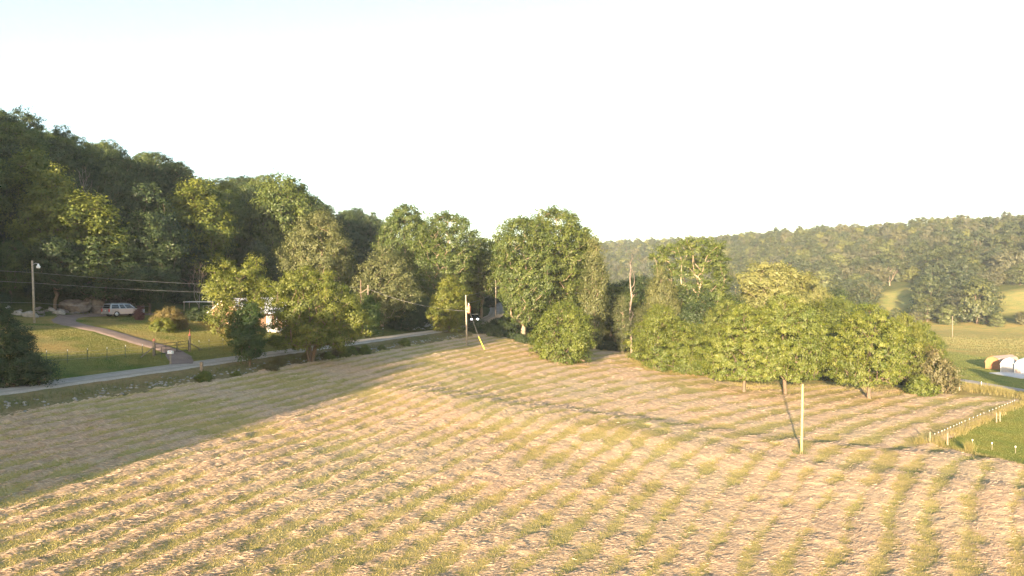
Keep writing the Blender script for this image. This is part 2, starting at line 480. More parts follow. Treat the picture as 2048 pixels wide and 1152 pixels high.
# hay field with its swaths
_rx = np.linspace(-90, 130, 1101)
def _rowint(m):
    F = np.concatenate([[0], np.cumsum(.2 / ((m[1:] + m[:-1]) / 2))])
    return F - np.interp(0, _rx, F)
_FN = _rowint(np.clip(.43 + .0068 * _rx, .30, 1.0))              # rows of the near slope
_FF = _rowint(np.clip(.40 + .0125 * np.maximum(_rx, -6), .30, 1.5))  # rows beyond the terrace bend away to the right
def rowco(x, y):
    """row number; rows run along its level lines"""
    wob = 4.0 * (fbm(x, y, 1 / 26., 31) - .5) + 1.7 * (fbm(x, y, 1 / 5., 32) - .5)
    near = (y - np.interp(x, _rx, _FN)) / 5.1; far = (y - np.interp(x, _rx, _FF)) / 5.6 + .37
    t = polydist(x, y, TERR[0]) + 3 * (fbm(x, y, 1 / 6., 33) - .5)
    return np.where(t > 0, far, near) + wob / 5.2
def haymask(x, y):
    u = rowco(x, y)
    w = np.abs(u - np.floor(u) - .5) * 2                        # 0 on the swath's middle, 1 between
    wid = .47 + .13 * sm(5, 30, x) * (1 - sm(70, 90, y)) + .95 * (fbm(x, y, 1 / 2.4, 41) - .5) + 1.1 * (fbm(x, y, 1 / 10., 42) - .5)
    m_ = .08 + .88 * (1 - sm(wid - .46, wid + .56, w))
    return np.clip(m_ + .35 * (fbm(x, y, 1 / 1.3, 43) - .5) * (m_ > .02), 0, 1)
def fieldz(x, y):
    hm = haymask(x, y)
    lump = fbm(x, y, 1 / 1.3, 51); lump2 = vnoise(x, y, 1 / .6, 52)
    u, v = x * .82 + y * .57, -x * .57 + y * .82                # combed ripples in the straw
    w = vnoise(x, y, 1 / 2.5, 54)
    rip = 1 - np.abs(2 * vnoise(u * .75 + w, v * 2.1 + w * 1.5, 1.0, 53) - 1)
    return H(x, y) + .01 + hm * (.02 + .12 * lump + .05 * lump2 + .10 * rip) + .05 * (lump2 - .5) * (1 - hm), hm
fx = np.arange(-62, 96, .24); fy = np.concatenate([np.arange(26, 72, .16), np.arange(72, 156, .30)])
FX, FY = np.meshgrid(fx, fy)
FZ, HM = fieldz(FX, FY)
inside = inpoly(FX + 1.2 * (vnoise(FX, FY, .5, 61) - .5), FY + 1.2 * (vnoise(FX, FY, .5, 62) - .5), FIELD) & (np.abs(FX) < .78 * FY + 4)
idx = np.arange(FX.size).reshape(FX.shape)
quads = np.stack([idx[:-1, :-1], idx[:-1, 1:], idx[1:, 1:], idx[1:, :-1]], -1)
keep = inside[:-1, :-1] & inside[:-1, 1:] & inside[1:, 1:] & inside[1:, :-1]
quads = quads[keep]
used = np.unique(quads); remap = np.full(FX.size, -1); remap[used] = np.arange(len(used))
me = mesh_arrays('hayfield', np.stack([FX, FY, FZ], -1).reshape(-1, 3)[used], remap[quads], [M['hayfield']], True)
a = me.attributes.new('hay', 'FLOAT', 'POINT'); a.data.foreach_set('value', HM.ravel()[used].astype(np.float32))
a = me.attributes.new('rowco', 'FLOAT_VECTOR', 'POINT')
rc = np.stack([FX * .89 - FY * .45, FX * .45 + FY * .89, 0 * FX], -1).reshape(-1, 3)[used]
a.data.foreach_set('vector', rc.astype(np.float32).ravel())
link('hayfield', me, kind='structure')

def blades(name, mat, pts, hgt, wid, lean, tint, label, cat, lay=False, yaw=None):
    """one triangle per blade; lay=True for straws lying down"""
    n = len(pts)
    ang = NR.uniform(0, 2 * np.pi, n) if yaw is None else yaw
    if lay:
        d = np.stack([np.cos(ang), np.sin(ang), NR.uniform(-.12, .22, n)], 1) * hgt[:, None]
        p = np.stack([-np.sin(ang), np.cos(ang), NR.uniform(-.4, .8, n)], 1) * wid[:, None]
        v = np.stack([pts - d / 2, pts + d / 2, pts + p + d * NR.uniform(-.2, .2, (n, 1))], 1)
    else:
        d = np.stack([np.cos(ang), np.sin(ang), 0 * ang], 1)
        t = NR.uniform(0, 2 * np.pi, n)
        tip = np.stack([np.cos(t) * lean, np.sin(t) * lean, np.ones(n)], 1) * hgt[:, None]
        v = np.stack([pts - d * wid[:, None] / 2, pts + d * wid[:, None] / 2, pts + tip], 1)
    me = mesh_arrays(name, v.reshape(-1, 3), np.arange(3 * n).reshape(-1, 3), [mat], tint=tint)
    return link(name, me, label=label, cat=cat, kind='stuff')

def scatter_field(n, want, near):
    x = NR.uniform(-60, 92, n); y = near / np.sqrt(NR.uniform((near / 150.) ** 2, (near / 30.) ** 2, n))
    ok = inpoly(x, y, FIELD) & (np.abs(x) < .76 * y + 2)
    x, y = x[ok], y[ok]
    z, hm = fieldz(x, y)
    r_ = NR.uniform(0, 1, len(x)); ok = (hm > .10 + .65 * r_) if want == 'hay' else (hm < .12 + .75 * r_)
    return x[ok], y[ok], z[ok]

x, y, z = scatter_field(520000, 'hay', 60.)
rowang = np.arctan2(1., .43 + .0068 * x)
n = len(x)
blades('hay_straw', M['hay_straw'], np.stack([x, y, z + NR.uniform(0, .035, n)], 1), NR.uniform(.18, .55, n) * (1 + y / 150), NR.uniform(.012, .035, n) * (1 + y / 90),
       0, NR.uniform(0, 1, n), 'pale pinkish cut hay lying in long swaths across the mown field', 'hay', True, rowang + NR.normal(-.75, .55, n))
x, y, z = scatter_field(560000, 'grass', 60.)
n = len(x)
blades('grass_regrowth', M['grass_blade'], np.stack([x, y, z - .01], 1), NR.uniform(.03, .11, n), NR.uniform(.015, .045, n) * (1 + y / 90),
       NR.uniform(0, .9, n), np.clip(.5 * NR.uniform(0, 1, n) + .7 * fbm(x, y, .4, 71) - .1, 0, 1), 'yellow green stubble and regrowth between the hay swaths', 'grass')

# lane, driveway, slab
def ribbon(name, pts, width, mat, lift=.03, step=1.0, crown=.05):
    pts = [Vector(p[:2]) for p in pts]
    # Catmull-Rom through the points
    dense = []
    ext = [pts[0] * 2 - pts[1]] + pts + [pts[-1] * 2 - pts[-2]]
    for i in range(1, len(ext) - 2):
        p0, p1, p2, p3 = ext[i - 1:i + 3]
        k = max(2, int((p2 - p1).length / step))
        for q in range(k):
            t = q / k
            dense.append(.5 * ((2 * p1) + (p2 - p0) * t + (2 * p0 - 5 * p1 + 4 * p2 - p3) * t * t + (3 * p1 - p0 - 3 * p2 + p3) * t ** 3))
    dense.append(pts[-1])
    W = width if hasattr(width, '__len__') else [width, width]
    vs, ac = [], []; K = 9
    for i, p in enumerate(dense):
        d = (dense[min(i + 1, len(dense) - 1)] - dense[max(i - 1, 0)]).normalized()
        nn = Vector((-d.y, d.x)); w = W[0] + (W[1] - W[0]) * i / len(dense)
        for k in range(K):
            t = k / (K - 1) * 2 - 1
            e = (rnd.uniform(-.22, .22) if abs(t) == 1 else 0)
            q = p + nn * (t * w / 2 + e)
            vs.append((q.x, q.y, H1(q.x, q.y) + lift + crown * (1 - t * t) - (.10 if abs(t) == 1 else 0))); ac.append(abs(t))
    f = []
    for i in range(len(dense) - 1):
        for k in range(K - 1): f.append((i * K + k, i * K + k + 1, (i + 1) * K + k + 1, (i + 1) * K + k))
    me = mesh_arrays(name, vs, f, [mat], True)
    a = me.attributes.new('across', 'FLOAT', 'POINT'); a.data.foreach_set('value', np.array(ac, np.float32))
    return link(name, me, kind='structure'), dense
ROADPTS = [(-63 + .3333 * y, y) for y in (-10, 20, 45, 70, 95, 120, 140, 155)] + [(-7.6, 170), (-4.2, 184), (-4.8, 198), (-9, 212), (-18, 226), (-32, 238)]
ribbon('gravel_road', ROADPTS, 4.3, M['road'], .04)
DRIVE = [(-37.0, 80.5)] + [tuple(P(a, c)[:2]) for a, c in ((352, 708), (280, 684), (205, 662), (150, 650), (128, 642), (140, 634), (185, 631), (262, 628))] + [(-57.5, 116), (-55, 124), (-50, 133)]
ribbon('driveway', DRIVE, [3.0, 3.4], M['driveway'], .06)
ribbon('paved_lane', [(60, 178), (78, 164)] + [tuple(P(a, c)[:2]) for a, c in ((1905, 759), (1960, 767), (2045, 781))] + [(100, 122), (102, 105)], 3.6, M['lane'], .05)
mb = MB(); q = [P(a, c) for a, c in ((1978, 746.5), (2042, 757.5))]
mb.add([(q[0].x, q[0].y, .14), (q[1].x, q[1].y, .14), (q[1].x + 14, q[1].y + 4, .14), (q[0].x + 14, q[0].y + 4, .14)] , [(0, 1, 2, 3)])
mb.add([(p_[0], p_[1], -.2) for p_ in mb.v], [(0, 1, 2, 3)]); mb.f += [(0, 4, 5, 1), (1, 5, 6, 2), (2, 6, 7, 3), (3, 7, 4, 0)]
mb.build('concrete_slab', M['concrete'], kind='structure')

# mown lawns catch the low sun with their blades
def lawn(name, mat, poly, n, hr, wd, label, seed):
    xs = [q[0] for q in poly]; ys = [q[1] for q in poly]
    x_ = NR.uniform(min(xs), max(xs), n); y_ = NR.uniform(min(ys), max(ys), n)
    ok = inpoly(x_, y_, poly) & (np.abs(x_) < .74 * y_)
    x_, y_ = x_[ok], y_[ok]
    if name == 'yard_grass':
        dp = polydist(x_, y_, np.array([q for q in DRIVE])); ok = np.abs(dp) > 2.1; x_, y_ = x_[ok], y_[ok]
    k_ = len(x_)
    blades(name, mat, np.stack([x_, y_, H(x_, y_) - .01], 1), NR.uniform(*hr, k_), NR.uniform(.5, 1.3, k_) * wd, NR.uniform(0, .9, k_),
           np.clip(1.1 * fbm(x_, y_, 1 / 7., seed) - .25 + .4 * NR.uniform(0, 1, k_), 0, 1), label, 'grass')
lawn('pen_grass', M['pen_blade'], PEN, 260000, (.04, .10), .05, 'short bright green grass of the fenced pen', 81)
lawn('yard_grass', M['lawn_blade'], [(s_ - 63 + .3333 * y_, y_) for s_, y_ in ((-37, 60), (-37, 128), (-4, 128), (-4, 45))], 330000, (.04, .10), .05, 'mown olive green lawn of the house yard', 82)
lawn('shed_lawn_grass', M['pen_blade'], SHEDLAWN, 90000, (.05, .12), .09, 'mown green lawn round the sheds', 83)

M['leaf_cream'] = leaf_mat('leaf_cream', (.110, .125, .034), (.240, .235, .080))

# ------------------------------------------------------------------ trees
def _prof(shape, t):
    if shape == 'dome':   return np.clip(1 - t ** 2.4, 0, 1) ** .62 * (.80 + .20 * np.minimum(1, t * 4))
    if shape == 'cone':   return (1 - t) ** .85 * np.minimum(1, .55 + t * 4)
    if shape == 'column': return np.clip(np.sin(np.pi * (.12 + .84 * t)), 0, 1) ** .55
    if shape == 'vase':   return np.clip((.35 + .9 * t), 0, 1) * np.clip(1 - t ** 5, 0, 1) ** .6
    if shape == 'egg':    return np.clip(np.sin(np.pi * (.16 + .80 * t) ** .85), 0, 1) ** .7
    return np.clip(1 - (2 * t - 1) ** 2, 0, 1) ** .5

def make_tree(name, seed, h, r, base, shape, ncl, nleaf, leaf, rc, leafmat, barkmat, tr=.3, trunks=1, flat=.75, bare=0, spike=0., lump=.3, joined=False, lift=.35, inner=.25):
    """returns (crown mesh, wood mesh, h, r); bare>0 leaves that share of clumps leafless"""
    g = np.random.default_rng(seed)
    z0 = h * base
    if not joined and nleaf > 1: nleaf = int(nleaf * 1.6); leaf *= .74
    # lumpy crown outline
    nl = 9
    la = g.uniform(0, 2 * np.pi, nl); lt = g.uniform(.1, 1, nl); lw = g.uniform(.5, 1, nl)
    def radius(a, t):
        q = np.zeros_like(a)
        for k in range(nl):
            da = np.abs((a - la[k] + np.pi) % (2 * np.pi) - np.pi)
            q = np.maximum(q, lw[k] * np.exp(-(da / .55) ** 2 - ((t - lt[k]) / .28) ** 2))
        return r * _prof(shape, t) * (1 - lump + 1.25 * lump * q)
    C = []
    tries = 0
    mind = rc * .80
    while len(C) < ncl and tries < ncl * 40:
        tries += 1
        t = g.uniform(0, 1); a = g.uniform(0, 2 * np.pi)
        R = float(radius(np.array([a]), np.array([t]))[0])
        if g.uniform() > (R / r) * 1.05 + .12: continue
        f = g.uniform(inner, 1) ** .5
        p = np.array([np.cos(a) * R * f, np.sin(a) * R * f, z0 + t * (h - z0) - rc * .4])
        if spike: p[2] += spike * g.uniform(0, 1) ** 3 * (h - z0) * .25
        if C and min(((np.array(C) - p) ** 2).sum(1)) < (mind * (1 - .4 * tries / (ncl * 40))) ** 2: continue
        C.append(p)
    C = np.array(C)
    C[:, 2] *= h / (C[:, 2].max() + rc * .75)
    C[:, :2] *= max(.5, r - rc * .6) / np.percentile(np.hypot(C[:, 0], C[:, 1]), 94)
    # wood: trunks, then every clump reaches back to the nearest lower wood
    nodes, par = [], []
    for k in range(trunks):
        a = 2 * np.pi * k / trunks + g.uniform(0, 1); off = 0 if trunks == 1 else tr * .8
        lean = np.array([np.cos(a), np.sin(a)]) * (r * .26 if trunks > 1 else r * .05)
        prev = -1; ht = h * (.80 if shape in ('cone', 'column') else .62); K = 9
        for i in range(K + 1):
            f = i / K
            w = g.normal(0, .012 * h, 2) * min(1, f * 2.2)
            nodes.append(np.array([np.cos(a) * off + lean[0] * f + w[0], np.sin(a) * off + lean[1] * f + w[1], f * ht - (.25 if i == 0 else 0)]))
            par.append(prev); prev = len(nodes) - 1
    order = np.argsort(np.hypot(C[:, 0], C[:, 1]) + .3 * np.abs(C[:, 2] - z0))
    tips = {}
    for ci in order:
        c = C[ci]
        A = np.array(nodes)
        d = A - c
        dist = np.sqrt((d ** 2).sum(1))
        rise = c[2] - A[:, 2]
        cost = dist + 1.6 * np.maximum(0, lift * np.hypot(d[:, 0], d[:, 1]) - rise) + .12 * np.maximum(0, np.hypot(A[:, 0], A[:, 1]) - np.hypot(c[0], c[1])) * 8
        cost[A[:, 2] < h * base * .55] += 50
        j = int(np.argmin(cost))
        a0 = A[j]; k = max(2, int(dist[j] / (h * .07)))
        prev = j
        for i in range(1, k + 1):
            f = i / k
            q = a0 + (c - a0) * f
            q[2] += np.sin(f * np.pi) * dist[j] * .06
            if i < k: q = q + g.normal(0, .035 * dist[j], 3)
            nodes.append(q); par.append(prev); prev = len(nodes) - 1
        tips[ci] = prev
    cnt = np.ones(len(nodes)) * .0
    for t in tips.values(): cnt[t] += 1
    for i in range(len(nodes) - 1, -1, -1):
        if par[i] >= 0: cnt[par[i]] += cnt[i]
    tot = max(1, cnt.max())
    rad = tr * np.maximum(cnt, .3) ** .5 / tot ** .5
    rad = np.maximum(rad, .022)
    for i in range(len(nodes)):                                  # trunks keep their girth, flare at the foot
        if nodes[i][2] < .6: rad[i] = max(rad[i], tr * (1.28 if nodes[i][2] < 0 else 1.0) * (1 if trunks == 1 else .75))
    wv, wf = [], []
    for i, p in enumerate(nodes):
        j = par[i]
        if j < 0: continue
        n_ = 7 if rad[i] > .12 else (4 if rad[i] > .05 else 3)
        a0, b0 = nodes[j], p
        d = b0 - a0; L = np.linalg.norm(d)
        if L < 1e-4: continue
        d = d / L; u = np.cross(d, [.3, .9, .2]); u /= np.linalg.norm(u); w = np.cross(d, u)
        s = len(wv); ra = min(rad[j], rad[i] * 1.35) if nodes[j][2] > .1 else rad[j]
        for cc, rr in ((a0 - d * ra * .2, ra), (b0 + d * rad[i] * .2, rad[i])):
            for k in range(n_):
                an = 2 * np.pi * k / n_
                wv.append(cc + (u * np.cos(an) + w * np.sin(an)) * rr)
        for k in range(n_): wf.append((s + k, s + (k + 1) % n_, s + n_ + (k + 1) % n_, s + n_ + k))
    wv = np.array(wv); wf = np.array(wf)
    # leaves: sprays on the upper shell of each clump
    live = g.uniform(0, 1, len(C)) >= bare
    CL = C[live]
    verts = np.zeros((0, 3)); tint = np.zeros(0)
    if len(CL):
        m_ = len(CL) * nleaf
        ci = np.repeat(np.arange(len(CL)), nleaf)
        crad = rc * g.uniform(.7, 1.3, len(CL))
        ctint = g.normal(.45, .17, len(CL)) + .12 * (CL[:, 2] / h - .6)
        # a few sprays per clump
        ns = 7
        sd = g.normal(0, 1, (len(CL), ns, 3)); sd[..., 2] = np.abs(sd[..., 2]) * .9 - .35
        sd /= np.linalg.norm(sd, axis=2, keepdims=True)
        sk = g.integers(0, ns, m_)
        sp = sd[ci, sk] * g.uniform(.35, 1.0, (m_, 1)) ** .6
        j = g.normal(0, .30, (m_, 3))
        o = (sp + j) * crad[ci][:, None] * np.array([1, 1, flat])
        c = CL[ci] + o
        out = c - np.array([0, 0, z0 + .35 * (h - z0)]); out /= np.linalg.norm(out, axis=1, keepdims=True) + 1e-6
        on = o / (np.linalg.norm(o, axis=1, keepdims=True) + 1e-6)
        nrm = .85 * on + .45 * out + np.array([0, 0, .25]) + g.normal(0, .36, (m_, 3))
        nrm /= np.linalg.norm(nrm, axis=1, keepdims=True)
        u = np.cross(nrm, g.normal(0, 1, (m_, 3))); u /= np.linalg.norm(u, axis=1, keepdims=True)
        w = np.cross(nrm, u)
        sz = (leaf * g.uniform(.55, 1.35, m_))[:, None]
        fold = nrm * sz * .12
        verts = np.stack([c - u * sz * .62, c + w * sz * .36 - fold, c + u * sz * .62, c - w * sz * .36 - fold], 1).reshape(-1, 3)
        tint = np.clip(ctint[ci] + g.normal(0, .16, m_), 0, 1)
    lf = np.arange(len(verts)).reshape(-1, 4)
    if joined:
        V_ = np.concatenate([wv, verts]) if len(verts) else wv
        F_ = np.concatenate([wf, lf + len(wv)]) if len(verts) else wf
        mi = np.concatenate([np.zeros(len(wf)), np.ones(len(lf))])
        return (mesh_arrays(name, V_, F_, [barkmat, leafmat], False, mi, np.concatenate([np.zeros(len(wf)), tint])), None, h, r)
    wood = mesh_arrays(name + '_wood', wv, wf, [barkmat], True)
    crown = mesh_arrays(name + '_crown', verts, lf, [leafmat], tint=tint) if len(verts) else None
    return (crown, wood, h, r)

B, BP, BD = M['bark'], M['bark_pale'], M['bark_dead']
PT = {}
def tp(key, *a, **k): PT[key] = make_tree(key, *a, **k)
#      seed   h   r   base shape  ncl nleaf leaf rc
tp('oak_a', 1, 17, 10.5, .18, 'dome', 330, 95, .36, 1.25, M['leaf_oak'], B, tr=.40, flat=.55, lump=.22)
tp('oak_b', 2, 17, 9.5, .19, 'dome', 300, 95, .36, 1.25, M['leaf_oak'], B, tr=.44, flat=.55, lump=.28)
tp('oak_c', 3, 16, 8.5, .13, 'dome', 240, 95, .36, 1.25, M['leaf_yellow'], B, tr=.36, flat=.6, lump=.25)
tp('tall_a', 4, 28, 9.5, .12, 'round', 330, 95, .46, 1.55, M['leaf_tall'], BP, tr=.55, flat=.8, lump=.38)
tp('tall_b', 5, 25, 8.5, .28, 'round', 260, 95, .46, 1.5, M['leaf_tall'], BP, tr=.45, flat=.75, lump=.42)
tp('limbed', 6, 28, 10.5, .34, 'round', 165, 115, .46, 1.6, M['leaf_tall'], M['bark_light'], tr=.62, flat=.6, lump=.45, lift=.5, inner=.5)
tp('pale_a', 7, 20, 7.5, .18, 'round', 210, 105, .38, 1.35, M['leaf_pale'], BP, tr=.36, flat=.8, lump=.42)
tp('pale_b', 8, 16, 6.8, .12, 'dome', 190, 105, .38, 1.3, M['leaf_pale'], BP, tr=.32, flat=.85, lump=.40)
tp('yellow_crown', 9, 24, 9.5, .40, 'round', 200, 105, .46, 1.5, M['leaf_cream'], BP, tr=.45, flat=.7, lump=.40)
tp('roadside', 10, 12.6, 6.6, .16, 'dome', 210, 115, .27, .95, M['leaf_yellow'], B, tr=.26, trunks=3, flat=.7, lump=.40, spike=.5)
tp('open_tree', 11, 12.5, 5.2, .10, 'vase', 150, 115, .25, .85, M['leaf_yellow'], B, tr=.20, flat=.8, lump=.5, spike=1.0)
tp('slim_tree', 12, 8.2, 2.5, .17, 'egg', 75, 130, .24, .75, M['leaf_young'], B, tr=.15, flat=.8, lump=.45)
tp('young_tree', 13, 7, 2.4, .10, 'egg', 75, 120, .24, .75, M['leaf_young'], B, tr=.12, flat=.85, lump=.35)
tp('bushy_a', 14, 11.5, 6.0, .03, 'dome', 190, 110, .30, 1.1, M['leaf_oak'], B, tr=.22, trunks=2, flat=.75, lump=.34)
tp('bushy_b', 15, 12.5, 6.0, .03, 'egg', 190, 110, .30, 1.1, M['leaf_oak'], B, tr=.22, trunks=2, flat=.75, lump=.36)
tp('bushy_c', 16, 11.8, 4.2, .05, 'egg', 130, 110, .28, 1.0, M['leaf_yellow'], B, tr=.18, flat=.75, lump=.40)
tp('cedar', 17, 8.0, 3.6, .03, 'cone', 190, 150, .17, .62, M['leaf_cedar'], B, tr=.2, flat=.9, lump=.40, lift=.1)
tp('cedar_b', 18, 6.0, 2.5, .03, 'egg', 110, 110, .20, .62, M['leaf_cedar'], B, tr=.16, flat=.9, lump=.30, lift=.1)
for k_, (sd, hh_, rr_, bs_, sh_, lm_) in enumerate(((21, 18, 6.4, .22, 'egg', 'leaf_dark'), (22, 20, 6.0, .30, 'round', 'leaf_dark'), (23, 17, 6.6, .2, 'dome', 'leaf_dark'), (24, 19, 5.6, .25, 'egg', 'leaf_oak'), (25, 18, 6.2, .25, 'round', 'leaf_tall'))):
    tp('wood_%d' % k_, sd, hh_, rr_, bs_, sh_, 150, 85, .42, 1.35, M[lm_], B, tr=.30, flat=.72, lump=.42)
tp('vine_snag', 30, 17, 2.2, .06, 'column', 85, 105, .32, 1.05, M['leaf_pale'], BP, tr=.28, flat=1.0, lump=.45)
tp('dead_a', 31, 17, 4.2, .30, 'vase', 70, 1, .3, 1.2, M['leaf_brown'], BD, tr=.22, bare=1.1, lump=.45, lift=.9)
tp('dead_b', 32, 14, 3.5, .25, 'vase', 80, 1, .3, 1.0, M['leaf_brown'], BD, tr=.16, bare=1.1, lump=.45, lift=1.1)
tp('snag', 33, 18, 1.3, .30, 'column', 34, 1, .3, .8, M['leaf_brown'], BD, tr=.20, bare=1.1, lump=.5, lift=.8)
tp('bush_a', 34, 3.0, 2.2, .0, 'dome', 60, 90, .20, .60, M['leaf_dark'], B, tr=.06, trunks=3, flat=.8, lump=.35)
tp('bush_b', 35, 2.6, 2.0, .0, 'dome', 55, 90, .20, .55, M['leaf_oak'], B, tr=.06, trunks=3, flat=.8, lump=.4)
tp('bush_brown', 36, 3.6, 2.6, .0, 'dome', 60, 80, .20, .65, M['leaf_brown'], B, tr=.07, trunks=3, flat=.8, lump=.45)
tp('weeping', 37, 2.7, 2.6, .0, 'dome', 85, 120, .17, .5, M['leaf_rust'], B, tr=.08, trunks=1, flat=.9, lump=.25)
tp('gold_bush', 38, 1.7, 1.7, .0, 'dome', 55, 120, .15, .42, M['leaf_yellow'], B, tr=.05, trunks=3, flat=.85, lump=.25)
tp('red_bush', 39, 1.9, .85, .0, 'dome', 40, 110, .13, .34, M['leaf_red'], B, tr=.04, trunks=3, flat=.9, lump=.25)
tp('far_green', 41, 15, 6.5, .04, 'dome', 52, 85, .66, 1.8, M['leaf_far'], B, tr=.3, flat=.75, lump=.35, joined=True)
tp('far_round', 42, 16, 6.2, .04, 'egg', 52, 85, .66, 1.8, M['leaf_far'], B, tr=.3, flat=.75, lump=.4, joined=True)
tp('far_yellow', 43, 14, 6.2, .04, 'dome', 52, 85, .66, 1.8, M['leaf_far_yellow'], B, tr=.3, flat=.75, lump=.35, joined=True)
tp('far_dull', 44, 14, 6.4, .04, 'round', 52, 85, .66, 1.8, M['leaf_far_dull'], B, tr=.3, flat=.75, lump=.4, joined=True)
tp('far_bare', 45, 13, 4.5, .2, 'vase', 46, 1, .3, 1.2, M['leaf_brown'], M['bark_pale'], tr=.30, bare=1.1, lump=.4, joined=True, lift=.9)

def tree(key, name, loc, label, cat='tree', height=None, width=None, rz=None, group=None, tilt=0.):
    crown, wood, h, r = PT[key]
    sz = (height / h) if height else 1.
    sx = (width / (2 * r)) if width else sz
    o = thing(name, loc, label, cat, rnd.uniform(0, 6.28) if rz is None else rz, group)
    o.scale = (sx, sx, sz)
    if wood is None:
        raise ValueError
    link('trunk', wood, o)
    if crown is not None: link('crown' if cat in ('tree',) else 'foliage', crown, o)
    return o

def tree_px(key, name, px, D, top, wpx, label, cat='tree', group=None, rz=None, sink=0.):
    """tree standing at pixel column px, distance D, whose top reaches pixel row top"""
    p = at(px, D); p.z -= sink
    height = CAMZ + (CY - top) * D / FPX - p.z
    return tree(key, name, p, label, cat, height, wpx * D / FPX, rz, group)

# -- trees one can name
tree('cedar', 'cedar_tree', (-45.6, 63.6, H1(-45.6, 63.6) - .3), 'dense dark cedar in shade on the house side of the gravel road', height=7.6, width=7.8)
tree_px('slim_tree', 'slim_tree', 500, 83.4, 600, 78, 'small dark slim tree on a pale trunk between the gravel road and the hayfield')
tree_px('open_tree', 'open_crowned_tree', 478, 97, 510, 168, 'yellow green tree with loose upright sprays in front of the house')
tree_px('roadside', 'roadside_tree', 622, 92.5, 527, 196, 'broad yellow green tree on several trunks at the edge of the gravel road')
tree_px('young_tree', 'young_tree', 735, 124, 588, 60, 'young fresh green tree on the lawn edge next to the road fence')
tree_px('cedar_b', 'dark_evergreen', 806, 141, 600, 66, 'round dark evergreen beside the pale dirt bank')
tree_px('bushy_c', 'roadside_tree', 898, 143.5, 548, 84, 'bright yellow green tree right behind the pole with the red transformer')
tree_px('pale_a', 'pale_tree', 640, 134, 420, 150, 'tall pale olive tree with a visible light trunk rising behind the house')
tree_px('pale_b', 'pale_tree', 764, 139, 488, 140, 'pale olive drooping tree behind the brown crossarm pole')
tree_px('tall_b', 'tall_tree', 812, 172, 404, 120, 'tall grey green tree with gaps of sky in its crown, over the dirt bank')
tree_px('tall_a', 'tall_tree', 890, 165, 420, 150, 'tall grey green tree with pale forked limbs beside the road bend')
tree_px('tall_b', 'tall_tree', 962, 178, 474, 120, 'grey green tree arching over the shaded road')
for y_, s_, hh_, ww_ in ((173, -8.5, 11, 12), (181, -9.5, 12, 12)):  # hidden trees, added to keep the low sun off the road bend
    x_ = s_ - 63 + .3333 * y_; tree('bushy_b', 'roadside_tree', (x_, y_, H1(x_, y_)), 'bushy tree added out of sight to shade the road behind the black car', 'tree', hh_, ww_, group='bushy trees added to shade the road')
tree_px('tall_a', 'great_tree', 1046, 158, 428, 150, 'great grey green tree by the field corner, its trunk lit next to the road', rz=.4)
tree_px('tall_a', 'great_tree', 1106, 164, 410, 165, 'highest great tree of the clump at the top of the hayfield', rz=2.2)
tree_px('tall_b', 'great_tree', 1152, 170, 446, 110, 'great tree on the valley side of the clump at the top of the hayfield')
tree_px('vine_snag', 'vine_covered_tree', 1188, 152, 468, 52, 'slender tree hung with pale leafy vines at the clump edge')
tree_px('bushy_a', 'bushy_tree', 1130, 129.5, 598, 138, 'bushy bright green tree standing alone on the hayfield with brown brush at its foot')
tree_px('bushy_b', 'bushy_tree', 1320, 139, 606, 120, 'bushy yellow green tree low to the ground next to the vine thicket')
tree_px('bushy_a', 'bushy_tree', 1374, 139.5, 640, 105, 'lower darker bushy tree between its yellow green neighbour and the oaks')
tree_px('limbed', 'limbed_tree', 1396, 172, 468, 170, 'tall dark green tree showing forked pale limbs above the field edge')
tree_px('yellow_crown', 'pale_crowned_tree', 1548, 172, 520, 165, 'tree with pale yellow crown and bare limbs rising behind the oaks')
tree_px('yellow_crown', 'pale_crowned_tree', 1612, 178, 556, 90, 'smaller pale yellow crowned tree leaning out behind the oaks')
tree_px('dead_a', 'dead_tree', 1492, 180, 540, 50, 'bare grey dead tree between the limbed tree and the pale yellow crown')
tree_px('snag', 'dead_snag', 1263, 158, 500, 26, 'tall bare dead trunk standing out of the vine thicket')
tree_px('vine_snag', 'vine_covered_tree', 1244, 156, 588, 36, 'short vine covered trunk beside the dead snag')
tree_px('vine_snag', 'vine_covered_tree', 1280, 160, 612, 40, 'leafy yellow green vine thicket at the foot of the dead snag')
tree_px('pale_b', 'willow_like_tree', 1322, 165, 528, 80, 'hazy light green tree beside the tall limbed tree')
tree_px('oak_a', 'oak_tree', 1488, 126.5, 604, 160, 'broad oak on a straight pale trunk with branches sweeping to the hayfield', rz=.3)
tree_px('oak_b', 'oak_tree', 1570, 128, 584, 165, 'largest broad oak on a leaning trunk behind the lone yellowish pole', rz=1.7)
tree_px('oak_c', 'oak_tree', 1645, 150, 655, 70, 'oak standing back in the shade between its two broad neighbours')
tree_px('oak_b', 'oak_tree', 1738, 126, 602, 160, 'broad oak on a thick orange lit trunk at the hayfield end', rz=4.1)
tree_px('oak_c', 'oak_tree', 1812, 137, 622, 90, 'rounded bright green oak at the far end of the row')
tree_px('oak_c', 'oak_tree', 1450, 150, 596, 120, 'darker green oak behind the broad oaks, next to the limbed tree')
tree_px('bushy_b', 'field_end_tree', 1846, 140, 640, 80, 'small dense tree closing the row of oaks near the paved lane')
tree_px('bush_brown', 'brown_bush', 1868, 133, 690, 90, 'tall brownish bush at the end of the oak row', 'bush')
tree_px('bush_brown', 'brown_bush', 1894, 138, 716, 50, 'low brown brush next to the paved lane', 'bush')
tree_px('bush_b', 'green_bush', 1840, 131, 745, 70, 'green bush filling the foot of the oak row', 'bush')
tree_px('bush_brown', 'brown_bush', 1106, 127.5, 682, 56, 'dry brown brush at the foot of the lone bushy tree', 'bush')
